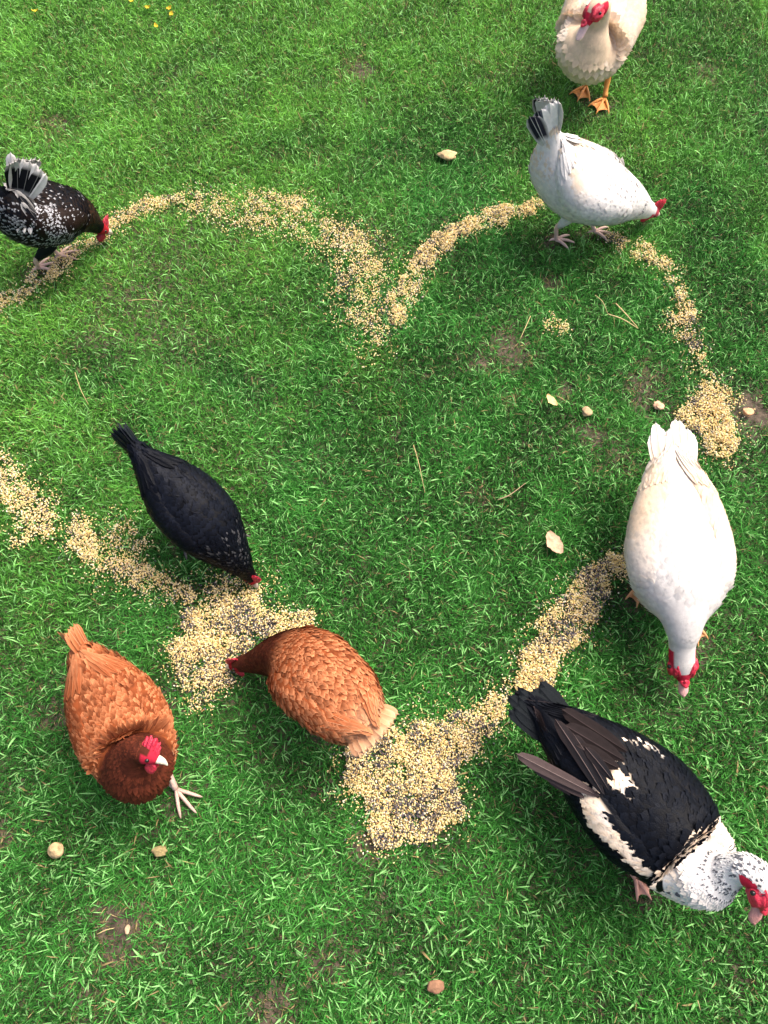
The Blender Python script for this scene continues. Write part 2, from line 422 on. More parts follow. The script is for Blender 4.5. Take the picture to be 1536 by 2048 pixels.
def shell_wing(root, body, sd, kt, ks, lo, hi, off, colf, sizef, mat, fcol, nf=7, fl=.12, fw=.024, tilt=.13, jit=.12, edge=.3, a0=.12):
    """folded wing: a shell that follows the flank, rows of coverts, and separate flight feathers drawn together over the rump"""
    s = Shell(body, sd, kt, ks, lo, hi, off); V = s.P.reshape(-1, 3); K = np.full(len(V), 3.0)
    w_ = s.mesh('wing', mat, root, colf(K, K * 0, V)[0])
    Lw = np.linalg.norm(np.diff(s.P[:, s.nb // 2], axis=0), axis=1).sum(); A = []; B = []; LL = []; WW = []; a = a0; row = 0
    while a < .985:
        L, W = sizef(a); i = int(a * (s.na - 1)); wd = np.linalg.norm(np.diff(s.P[i], axis=0), axis=1).sum(); n = max(3, int(wd / (W * .6)))
        b = (np.arange(n) + .25 + .5 * (row % 2)) / n + rs.randn(n) * .10 / n; A.append(np.full(n, a) + rs.randn(n) * .006); B.append(b); LL.append(np.full(n, L)); WW.append(np.full(n, W)); a += L * .36 / Lw; row += 1
    A = np.concatenate(A); B = np.concatenate(B); n = len(A); L = np.concatenate(LL) * (.85 + .3 * rs.rand(n)); W = np.concatenate(WW) * (.85 + .3 * rs.rand(n))
    P, N, D = s.at(A, B); T = -D; sdv = np.cross(N, T); ang = (rs.randn(n) * jit)[:, None]; T = norm(T * np.cos(ang) + sdv * np.sin(ang))
    cA, cB = colf(np.full(n, 3.0), A * 0, P); g = (1 + rs.randn(n) * .05)[:, None]; pl = Plumes()
    pl.add(*feather_batch(P, N, T, L, W, cA * g, cB * g, np.full(n, tilt) * (.6 + .8 * rs.rand(n)), edge, .06)); pl.done('coverts', mat, w_)
    for i in range(nf):
        f = i / (nf - 1); P, N, D = s.at(.30 - .06 * f, .06 + .86 * f); cA, cB, sh, pat = fcol(f, i, sd)
        tip = s.at(.0, .30 + .45 * f)[0]; d = norm(tip - P) * .8 - D * .2
        long_feather('flight_feather', w_, P + N * (.0015 + .0022 * f), d, N + np.array([0, 0, .25]), fl * (.78 + .32 * f), fw, cA, cB, sh, mat=mat, pat=pat, ridge=.03)
    return w_, s
# ------------------------------------------------------------------ colours (linear base colours)
RED = np.array([.52, .022, .05]); PINK = np.array([.62, .16, .18]); DKRED = np.array([.3, .012, .02])
BLK = np.array([.0030, .0034, .0048]); BLK2 = np.array([.0045, .0056, .0095]); WHT = np.array([.66, .63, .59]); CREAM = np.array([.70, .535, .37])
SHANK = np.array([.62, .42, .33]); ORANGE = np.array([.72, .30, .07]); PALEH = np.array([.6, .5, .38])
RUST = np.array([.36, .088, .026]); RUSTL = np.array([.55, .225, .10]); MANE = np.array([.070, .016, .008]); BUFF = np.array([.70, .42, .24])

def to_local(root, w_):
    c, s = math.cos(root.rotation_euler[2]), math.sin(root.rotation_euler[2]); x = w_[0] - root.location.x; y = w_[1] - root.location.y
    return np.array([x * c + y * s, -x * s + y * c, w_[2]])
def loc_px(root, px, py, z): return to_local(root, ground_at(px, py, z))
def seg_dist(P, pts):
    """distance in plan from the points P to a polyline"""
    d = np.full(len(P), 9.0)
    for a, b in zip(pts[:-1], pts[1:]):
        a = np.array(a[:2]); b = np.array(b[:2]); ab = b - a
        t = np.clip(((P[:, :2] - a) @ ab) / max(ab @ ab, 1e-9), 0, 1); q = a + t[:, None] * ab
        d = np.minimum(d, np.linalg.norm(P[:, :2] - q, axis=1))
    return d

def tail_fan(root, mat, base, back, up, n, L, W, spread, colf, tent=0.0, height=.02, name='tail_feather', bend=0.0, jl=.1, layers=1, lat=.02):
    """n feathers spread sideways from the rump; tent > 0 folds the fan into an upright roof"""
    base = np.array(base, float); d0 = norm(np.array([back, 0, up], float)); sidev = np.array([0, 1.0, 0])
    upn = norm(np.cross(sidev, d0)); upn = upn * np.sign(upn[2] if abs(upn[2]) > .05 else -upn[0])
    for ly in range(layers):
        for i in range(n):
            f = (i / (n - 1)) * 2 - 1 if n > 1 else 0
            a = f * spread; q = norm(d0 * math.cos(a) + sidev * math.sin(a) * (1 - tent) - upn * abs(math.sin(a)) * tent)
            nn = norm(upn * (1 - tent) + sidev * tent * (1 if f >= 0 else -1))
            b = base + sidev * f * lat - upn * abs(f) * height * tent + upn * (1 - abs(f)) * .004 + nn * .002 * (i % 2) - d0 * .015
            l_ = L * (1 - .14 * abs(f)) * (1 + jl * (rs.rand() - .5)) * (1 - .28 * ly)
            cA, cB, sh, pat = colf(f, i)
            long_feather(name, root, b + upn * .005 * ly, q, nn, l_, W, cA, cB, sh, bend=bend, mat=mat, pat=pat)

def hen_wings(root, body, colf, mat, fcol, kt=.9, ks=5.3, off=.011, size=None, fl=.075, jit=.18, nf=6, tilt=.13):
    for sd in (1, -1):
        shell_wing(root, body, sd, kt, ks, (.55, .10, -.25, -.30, -.15, .25), (1.30, 1.18, 1.02, .95, .90, .65), off, colf, size or (lambda a: (.022 - .006 * a, .014 - .003 * a)), mat, fcol, nf=nf, fl=fl, fw=.018, jit=jit, tilt=tilt)

# =================================================================== BLACK HEN
def black_hen():
    xy = (-.436, .692); h = R(-44)
    root = root_at('hen', xy, h, 'black hen with a red comb pecking at the edge of the scattered grain', 'hen')
    st = [(-.168, 0, .278, .014, .014, .02), (-.140, 0, .250, .030, .030, .045), (-.092, 0, .212, .055, .056, .085), (-.035, 0, .188, .071, .066, .09),
          (.025, 0, .178, .074, .066, .086), (.072, 0, .158, .070, .060, .075), (.108, 0, .125, .051, .046, .054), (.134, 0, .092, .034, .034, .036),
          (.150, .0, .064, .022, .023, .023), (.163, 0, .045, .0165, .017, .017), (.176, -.002, .031, .010, .0105, .010)]
    b = Loft(st, 8, 32)
    def col(K, V, P):
        n = rs.rand(len(K)); c = rows(BLK, K) * (1 + .8 * rs.rand(len(K)))[:, None]; c2 = c * 1.6 + np.array([.001, .002, .005])
        fl = (K > 5.2) & (K < 8.2) & (n > .84); c2[fl] = [.11, .11, .115]
        lo = (np.sin(V) < -.1) & (K < 6); c[lo] = [.022, .017, .014]; c2[lo] = [.04, .031, .026]
        return c, c2
    def body(K, V, P):
        c = rows(BLK, K); c[K > 8.6] = DKRED * .8; c[(K > 8.5) & (np.sin(V) > .55)] = BLK; c[K > 9.6] = DKRED; return c
    b.mesh('body', M_FEAB, root, body)
    pl = Plumes()
    pl.cover(b, .3, 5.2, lambda k: (.026, .018), col)
    pl.cover(b, 5.2, 8.4, lambda k: (.024 - .004 * (k - 5.2), .0055), col, tilt=.14, rowf=.24, edge=.1)
    pl.cover(b, 8.3, 8.8, lambda k: (.008, .005), col, tilt=.2, rowf=.4)
    pl.wisps(b, .5, 8, BLK * 2, n=400)
    pl.done('plumage', M_FEAB, root)
    hen_wings(root, b, col, M_FEAB, lambda f, i, sd: (BLK * 1.1, BLK2, BLK2 * 2, None))
    tail_fan(root, M_FEAB, (-.150, 0, .262), -.62, .72, 10, .095, .028, .40, lambda f, i: (BLK * 1.3, np.array([.02, .024, .03]), BLK2 * 2.2, None), tent=.75, lat=.012)
    hen_head(root, b, 9, RED * .85, PALEH * .6, .030, .3, .014)
    # grey-edged ruff feathers under the cheek
    for sd, ax, ay in ((1, .035, .05), (-1, -.03, -.05)):
        a = (ax, ay); leg(root, (-.01 + ax * .3, sd * .04, .12), (ax, ay, 0), 0, .042, np.array([.12, .11, .10]), thigh=BLK * 1.4); mark_foot(xy, h, a)

# =================================================================== RUST-COLOURED HENS
def rust_col(mane0, mane1, pale=0.0, lace=.8):
    def col(K, V, P):
        n = hnoise(P, 55) * .75 + rs.rand(len(K)) * .25
        n = n * .45 + .55 * rs.rand(len(K)); c = mixc(RUST * .28, RUST * .95, n * 1.3 - .2); c2 = mixc(RUST * .75, RUSTL * (1.25 + pale * .2), n * lace * 1.5 - .25 + pale * .6)
        lo = (np.sin(V) < -.35) & (K < mane0); c[lo] = BUFF * .8; c2[lo] = BUFF
        m = np.clip((K - mane0) / (mane1 - mane0), 0, 1)
        dk = rows(MANE, K) * (.7 + .6 * rs.rand(len(K)))[:, None]
        return mixc(c, dk, m), mixc(c2, dk * 1.7 + np.array([.02, .004, 0]), m)
    return col

def rust_hen_raised():
    xy = (-.538, .228); h = R(-60)
    root = root_at('hen', xy, h, 'rusty brown hen with raised head and dark mane, one foot stepping forward', 'hen')
    st = [(-.150, 0, .262, .014, .016, .02), (-.128, 0, .245, .036, .036, .05), (-.085, 0, .215, .064, .056, .085), (-.03, 0, .193, .083, .066, .098),
          (.03, 0, .185, .090, .070, .095), (.076, 0, .190, .084, .070, .088), (.106, .002, .215, .068, .062, .072), (.116, .010, .252, .057, .054, .057),
          (.113, .020, .288, .044, .044, .044), (.112, .032, .318, .031, .032, .031), (.118, .044, .341, .021, .022, .021), (.132, .056, .350, .0165, .017, .0165), (.146, .067, .346, .0095, .010, .0095)]
    b = Loft(st, 8, 32); cf = rust_col(5.8, 6.3, lace=1.05)
    def body(K, V, P):
        c, c2 = cf(K, V, P); c[K > 10.75] = RED * .8; c[(K > 10.6) & (np.sin(V) > .6) & (K < 11.2)] = MANE; return c
    b.mesh('body', M_FEA, root, body)
    pl = Plumes()
    pl.cover(b, .3, 5.9, lambda k: (.026 - .0022 * k, .0155 - .0012 * k), cf, tilt=.24, edge=.35, jit=.38)
    pl.cover(b, 5.9, 10.3, lambda k: (.040 - .006 * (k - 5.9), .008), cf, tilt=.10, rowf=.2, edge=.1)
    pl.wisps(b, .4, 5.6, RUST * 1.1, n=500, tilt=.2, W=.002)
    pl.cover(b, 10.3, 11, lambda k: (.009, .005), cf, tilt=.15, rowf=.4)
    pl.done('plumage', M_FEA, root)
    hen_wings(root, b, cf, M_FEA, lambda f, i, sd: (RUST * .75, RUSTL * .9, RUSTL, None), jit=.32)
    tail_fan(root, M_FEA, (-.132, 0, .255), -.50, .84, 9, .088, .024, .36, lambda f, i: (RUST * .9, RUSTL * 1.25, BUFF, None), tent=.72, lat=.012)
    hen_head(root, b, 11, RED, PALEH * 1.2, .026, .35, .015, eye=.004)
    for sd, ax, ay in ((-1, -.03, -.05), (1, .150, .012)):
        leg(root, (.02 if sd > 0 else -.01, sd * .045, .13), (ax, ay, 0), .25 if sd > 0 else 0, .062, SHANK * .85, thigh=BUFF * .9, r=.0065, spread=30); mark_foot(xy, h, (ax + .02, ay))

def rust_hen_pecking():
    xy = (-.118, .292); h = R(137)
    root = root_at('hen', xy, h, 'ginger hen stretching its dark neck down to peck, between two big piles of grain', 'hen')
    st = [(-.125, 0, .225, .016, .016, .022), (-.105, 0, .220, .054, .034, .05), (-.065, 0, .208, .075, .056, .085), (-.01, 0, .196, .081, .068, .095),
          (.05, 0, .182, .084, .068, .088), (.096, .004, .160, .072, .058, .075), (.132, .020, .130, .050, .046, .054), (.162, .045, .095, .034, .034, .036),
          (.188, .070, .064, .023, .023, .023), (.207, .088, .044, .017, .018, .017), (.221, .101, .030, .010, .0105, .010)]
    b = Loft(st, 8, 32); cf = rust_col(5.15, 5.7, pale=.62, lace=.8)
    def col(K, V, P):
        a, c = cf(K, V, P); r_ = np.clip((2.0 - K) / 2, 0, 1) * .8; return mixc(a, rows(BUFF * .8, K), r_), mixc(c, rows(BUFF, K), r_)
    def body(K, V, P):
        c, c2 = col(K, V, P); c[K > 8.7] = DKRED; c[(K > 8.5) & (np.sin(V) > .5) & (K < 9.3)] = MANE; return c
    b.mesh('body', M_FEA, root, body)
    pl = Plumes()
    pl.cover(b, .3, 5.2, lambda k: (.031 - .0026 * k, .0155 - .0012 * k), col, tilt=.2, edge=.35, jit=.32)
    pl.cover(b, 5.2, 8.5, lambda k: (.030 - .005 * (k - 5.2), .0075), col, tilt=.14, rowf=.22, edge=.1)
    pl.wisps(b, .4, 5.2, RUSTL * .9, n=500, tilt=.2, W=.002)
    pl.cover(b, 8.4, 8.9, lambda k: (.008, .005), col, tilt=.2, rowf=.4)
    pl.done('plumage', M_FEA, root)
    hen_wings(root, b, col, M_FEA, lambda f, i, sd: (RUST * .8, RUSTL * 1.05, BUFF, None), fl=.085, jit=.28, size=lambda a: (.026, .015))
    tail_fan(root, M_FEA, (-.110, 0, .228), -.9, .24, 11, .068, .028, .55, lambda f, i: (RUSTL * .9, BUFF * (.8 + .3 * (i % 2)), BUFF, None), tent=.2, lat=.03)
    hen_head(root, b, 9, RED * .9, PALEH, .024, .3, .013)
    for sd, ax, ay in ((1, -.02, .05), (-1, .05, -.05)):
        leg(root, (.0, sd * .045, .12), (ax, ay, 0), 0, .05, SHANK, thigh=BUFF * .8); mark_foot(xy, h, (ax, ay))

# =================================================================== WHITE HEN
def white_hen():
    xy = (.560, 1.660); h = R(-14)
    root = root_at('hen', xy, h, 'white hen with black-streaked upright tail and speckled collar, head down to feed', 'hen')
    st = [(-.128, 0, .345, .016, .016, .020), (-.118, 0, .300, .036, .036, .045), (-.088, 0, .245, .072, .060, .090), (-.025, 0, .202, .100, .070, .105),
          (.035, .0, .184, .100, .070, .094), (.085, .008, .166, .082, .062, .078), (.123, .028, .140, .060, .050, .058), (.153, .050, .108, .042, .040, .044),
          (.180, .070, .080, .030, .029, .030), (.204, .086, .060, .021, .022, .021), (.222, .097, .044, .012, .012, .012)]
    b = Loft(st, 8, 32); WH = WHT * 1.08
    def col(K, V, P):
        n = hnoise(P, 18); c = mixc(WH * .93, WH, n); c = mixc(c, rows(CREAM, K), np.clip((P[:, 2] - .20) / .06, 0, 1) * np.clip((.03 - P[:, 0]) / .08, 0, .75) * (n > .40)); c2 = c * 1.03
        bl = (K > 6.5) & (K < 7.3) & (rs.rand(len(K)) > .5); c2 = c2.copy(); c2[bl] = [.03, .03, .04]; c = c.copy(); c[bl] = [.2, .2, .22]
        return c, c2
    def body(K, V, P):
        c = rows(WH * .95, K); c[K > 8.45] = RED * .9 + .05; c[(K > 8.3) & (np.sin(V) > .5) & (K < 8.9)] = WH; return c
    b.mesh('body', M_FEA, root, body)
    pl = Plumes()
    pl.cover(b, .3, 5.9, lambda k: (.028, .019), col, tilt=.10, edge=.1, jit=.08)
    pl.cover(b, 5.9, 8.3, lambda k: (.028 - .004 * (k - 5.2), .009), col, tilt=.09, rowf=.26, edge=.1)
    pl.cover(b, 8.3, 8.6, lambda k: (.009, .006), col, tilt=.12, rowf=.4)
    pl.done('plumage', M_FEA, root)
    hen_wings(root, b, col, M_FEA, lambda f, i, sd: (WH * .95, WH, WH, None), off=.015, jit=.07, tilt=.075, size=lambda a: (.028, .020))
    def tc(f, i):
        def pat(s, q):
            if f < -.62 or f > .9: return np.array([.02, .02, .03]) if (s > .25 and abs(q) < .8) else WHT * .85
            return np.array([.15, .15, .18]) if (s > .7 and q > 0 and s < .96 and i % 3 == 0) else WHT * 1.25
        return WH * 1.1, WH * 1.1, WH, pat
    tail_fan(root, M_FEA, (-.124, 0, .325), -.12, .99, 15, .125, .036, .55, tc, tent=.72, lat=.022)
    hen_head(root, b, 9, RED * 1.1, PALEH, .036, .15, .017)
    for sd, ax, ay in ((-1, -.045, -.040), (1, .062, .018)):
        leg(root, (ax * .4, sd * .045, .12), (ax, ay, 0), .1, .05, SHANK * 1.1, thigh=WH, r=.006); mark_foot(xy, h, (ax, ay))

# =================================================================== SPECKLED HEN
def speckled_hen():
    xy = (-.905, 1.560); h = R(30)
    root = root_at('hen', xy, h, 'black and white speckled hen with a cocked tail at the left edge', 'hen')
    st = [(-.075, 0, .300, .018, .02, .025), (-.072, 0, .272, .046, .040, .055), (-.056, 0, .236, .072, .052, .088), (-.02, 0, .205, .084, .064, .098),
          (.018, 0, .188, .084, .064, .088), (.052, .004, .168, .072, .058, .074), (.074, .010, .138, .052, .046, .054), (.088, .014, .106, .035, .035, .038),
          (.100, .016, .078, .024, .024, .024), (.111, .016, .058, .017, .018, .017), (.123, .016, .043, .0095, .010, .0095)]
    b = Loft(st, 8, 32)
    def col(K, V, P):
        n = rs.rand(len(K)); low = np.sin(V) < -.05
        c = mixc(rows(BLK, K) * 1.2, rows([.022, .013, .009], K), hnoise(P, 30)); c2 = c.copy() * 1.2
        m = (n > .84) | (low & (n > .45)) | ((np.abs(P[:, 0] - .005) < .028) & (P[:, 1] < -.045) & (n > .12)); m &= K < 6.5
        c2[m] = [.62, .62, .64]
        nk = K > 5.7; c[nk] = [.028, .013, .008]; c2[nk] = [.10, .05, .028]
        return c, c2
    def body(K, V, P):
        c = rows(BLK * 1.2, K); c[K > 8.5] = DKRED * 1.2; return c
    b.mesh('body', M_FEAB, root, body)
    pl = Plumes()
    pl.cover(b, .3, 5.7, lambda k: (.015, .009), col, tilt=.18, edge=-.2)
    pl.cover(b, 5.7, 8.3, lambda k: (.026 - .004 * (k - 5.2), .008), col, tilt=.12, rowf=.26, edge=.1)
    pl.done('plumage', M_FEA, root)
    hen_wings(root, b, col, M_FEAB, lambda f, i, sd: (BLK * 1.4, (WHT * .7 if i % 2 else BLK * 2), WHT * .3, None), size=lambda a: (.013, .008))
    tc = lambda f, i: ((WHT, WHT, WHT, None) if i % 2 == 0 else (BLK * 1.5, BLK * 2, WHT * .4, (lambda s, q: WHT * .75 if (s > .1 and s < .3) or s > .86 else BLK * 1.5)))
    tail_fan(root, M_FEA, (-.052, 0, .282), .22, .97, 15, .125, .030, .80, tc, tent=.75, lat=.02, bend=-.15)
    for k in range(3):
        long_feather('sickle_feather', root, (-.07, .012 * (k - 1), .30), (-.25 - .2 * k, .05 - .06 * k, .95), (-.9, 0, .2), .15 - .02 * k, .012, BLK * 1.5, BLK * 2, bend=.35, mat=M_FEAB)
    for k in range(14):   # white saddle feathers spilling over the rump
        a = (k - 6.5) / 6.5; long_feather('saddle_feather', root, (-.040 - .010 * (k % 3), .040 * a, .292 - .022 * abs(a)), (-.45, .7 * a, -.30 - .50 * abs(a)), (-.3, .6 * a, 1), .070, .014, WHT * .85, WHT * .9, mat=M_FEA)
    hen_head(root, b, 9, RED * .7, PALEH, .031, .3, .015)
    for sd, ax, ay in ((-1, -.10, .02), (1, -.03, .03)):
        leg(root, (ax * .4, sd * .04, .12), (ax, ay, 0), -.1, .05, SHANK, thigh=BLK * 2, r=.0058); mark_foot(xy, h, (ax, ay))

# =================================================================== DUCKS
def duck_head(root, b, kh, skin, bill, bl=.045, face=1.0, crest=None, bw=.0115):
    """bill, nail, knobbly red skin round the eyes, eyes"""
    last = b.k[-1]; C, T, S, U, hw, ht = b.frame(last)
    l, o = tube('bill', root, [C - T * .012, C + T * bl * .35 - U * .002, C + T * bl * .75 - U * .004, C + T * bl - U * .004], [hw * .98, bw * 1.0, bw * 1.0, bw * .55], bill, M_HORN, 14, .55)
    blob('nail', o, C + T * bl * .97 - U * .002, (.0045, .004, .003), bill * .7, M_HORN, axes=[T, S, U])
    for sd in (1, -1):
        C, T, S, U, hw, ht = b.frame(kh)
        blob('caruncle', root, C + S * sd * hw * .62 + T * .010 * face, (.021 * face, hw * .50, ht * .8), skin, M_SKIN, axes=[T, S, U], lump=.16, seed=7 + sd, nu=16, nv=22)
        C2, T, S, U, hw2, ht2 = b.frame(min(last, kh + .7))
        blob('caruncle', root, C2 + S * sd * hw2 * .5 + U * ht2 * .30, (.013 * face, hw2 * .55, ht2 * .55), skin * .92, M_SKIN, axes=[T, S, U], lump=.2, seed=17 + sd, nu=14, nv=18)
        blob('eye', root, C + S * sd * hw * 1.10 + T * .006 + U * ht * .25, (.0048,) * 3, (.01,) * 3, M_EYE)
        o = bpy.data.objects[-1] if False else None
    C, T, S, U, hw, ht = b.frame(last)
    blob('bill_knob', root, C + U * ht * .75, (.011, .009, .008), skin, M_SKIN, axes=[T, S, U], lump=.2, seed=23, nu=14, nv=18)

def duck_wings(root, body, colf, mat, fcol, kt=.5, ks=5.35, off=.013, fl=.14, fw=.026, nf=8, size=None, jit=.10, tilt=.13):
    r = {}
    for sd in (1, -1):
        r[sd] = shell_wing(root, body, sd, kt, ks, (.60, .15, -.20, -.30, -.20, .2), (1.42, 1.28, 1.10, 1.0, .95, .7), off, colf, size or (lambda a: (.034 - .012 * a, .022 - .007 * a)), mat, fcol, nf=nf, fl=fl, fw=fw, jit=jit, tilt=tilt)
    return r

def white_duck_feeding():
    xy = (.655, .562); h = R(-93)
    root = root_at('duck', xy, h, 'large white duck seen from above, red-faced head stretched down', 'duck')
    st = [(-.255, 0, .200, .040, .010, .014), (-.220, 0, .197, .062, .024, .035), (-.150, 0, .190, .086, .048, .075), (-.070, 0, .180, .105, .064, .100),
          (-.005, 0, .172, .110, .070, .108), (.052, 0, .168, .098, .068, .100), (.092, 0, .166, .074, .058, .080), (.122, 0, .162, .048, .045, .052),
          (.148, .002, .150, .036, .034, .036), (.164, .004, .134, .029, .028, .029), (.182, .008, .116, .028, .027, .028), (.203, .012, .100, .027, .025, .026), (.221, .016, .088, .019, .018, .019), (.234, .019, .078, .0125, .010, .0105)]
    b = Loft(st, 8, 36); W1 = WHT * np.array([1, .99, .985])
    def col(K, V, P):
        n = hnoise(P, 14); r_ = np.clip((3.0 - K) / 2.6, 0, .75) * (.4 + n) + ((n > .60) & (K < 5)) * .12
        c = mixc(rows(W1 * .96, K), rows(CREAM * 1.02, K), r_); return c, c * 1.02
    def wcol(K, V, P):
        n = hnoise(P, 14); r_ = np.clip((.08 - P[:, 0]) / .20, 0, .95) * (.45 + n) + .08
        c = mixc(rows(W1 * .96, K), rows(CREAM * 1.02, K), r_); return c, c * 1.02
    def body(K, V, P):
        c = rows(W1 * .95, K); r_ = (K > 9.4) & (np.sin(V) < .52 + .3 * (K > 11.2)); c[r_] = RED; c[K > 11.8] = RED * .9; return c
    b.mesh('body', M_FEA, root, body)
    pl = Plumes()
    pl.cover(b, .4, 7, lambda k: (.032, .022), col, tilt=.12, edge=.1)
    pl.cover(b, 7, 10.0, lambda k: (.016, .010), col, tilt=.08, rowf=.34, edge=.1)
    pl.cover(b, 10.0, 11.6, lambda k: (.011, .007), col, tilt=.12, rowf=.34, edge=.1, keep=lambda K, V, P: np.sin(V) > .62)
    pl.done('plumage', M_FEA, root)
    fcl = lambda f, i, sd: (CREAM * (.85 + .25 * (i % 2)), WHT, CREAM * .6, None)
    duck_wings(root, b, wcol, M_FEA, fcl, fl=.12, tilt=.09)
    tail_fan(root, M_FEA, (-.225, 0, .203), -1, .06, 11, .128, .030, .06, lambda f, i: (CREAM * (.85 + .3 * (i % 2)), WHT * 1.05, CREAM * .6, None), lat=.038, jl=.40)
    duck_head(root, b, 10.7, RED * 1.05, np.array([.66, .36, .33]), bl=.040, face=1.2)
    for sd, ax, ay in ((-1, -.005, -.040), (1, .082, .080)):
        leg(root, (.01, sd * .06, .10), (ax, ay, 0), sd * .15, .050, ORANGE * .8 + .06, True, thigh=W1, r=.008); mark_foot(xy, h, (ax + .03, ay))

def white_duck_standing():
    xy = (.655, 2.285); h = R(-112)
    root = root_at('duck', xy, h, 'cream and white duck with orange webbed feet, facing the camera behind the white hen', 'duck')
    st = [(-.235, 0, .235, .030, .012, .016), (-.205, 0, .230, .054, .026, .035), (-.140, 0, .225, .086, .052, .075), (-.060, 0, .215, .112, .066, .105),
          (.010, 0, .205, .112, .074, .118), (.070, 0, .198, .108, .078, .112), (.112, -.004, .215, .090, .072, .090), (.124, .002, .250, .056, .052, .056),
          (.122, .006, .290, .034, .034, .034), (.124, .008, .325, .028, .027, .028), (.138, .004, .352, .027, .026, .027), (.162, -.004, .358, .024, .024, .024), (.181, -.012, .345, .017, .017, .017), (.192, -.017, .332, .0125, .010, .0105)]
    b = Loft(st, 8, 36); W1 = WHT
    def col(K, V, P):
        n = hnoise(P, 14); r_ = np.clip(.85 + (n - .45) * 1.6, 0, 1) + np.clip((3 - K) / 3, 0, .4) + np.clip(-np.sin(V) * .4, 0, .35)
        c = mixc(rows(W1 * .95, K), rows(CREAM, K), r_); return c, c * 1.02
    def body(K, V, P):
        c = rows(CREAM, K); r_ = (K > 10.2) & (np.sin(V) < .6); c[r_] = RED; c[K > 11.8] = RED; return c
    b.mesh('body', M_FEA, root, body)
    pl = Plumes()
    pl.cover(b, .4, 7, lambda k: (.032, .022), col, tilt=.12, edge=.1)
    pl.cover(b, 7, 10.4, lambda k: (.016, .010), col, tilt=.08, rowf=.34, edge=.1)
    pl.done('plumage', M_FEA, root)
    duck_wings(root, b, col, M_FEA, lambda f, i, sd: (CREAM * .95, CREAM * 1.05, CREAM * .8, None), fl=.12)
    tail_fan(root, M_FEA, (-.205, 0, .24), -1, .08, 8, .13, .034, .3, lambda f, i: (CREAM, CREAM * 1.1, CREAM * .85, None), lat=.035, jl=.3)
    duck_head(root, b, 11, RED * 1.1, np.array([.70, .48, .45]), bl=.044, face=1.1)
    for sd, ax, ay in ((-1, .010, .010), (1, .040, .082)):
        leg(root, (.01, sd * .05, .12), (ax, ay, 0), -.1, .066, ORANGE, True, thigh=CREAM * .9, r=.0085); mark_foot(xy, h, (ax + .03, ay))

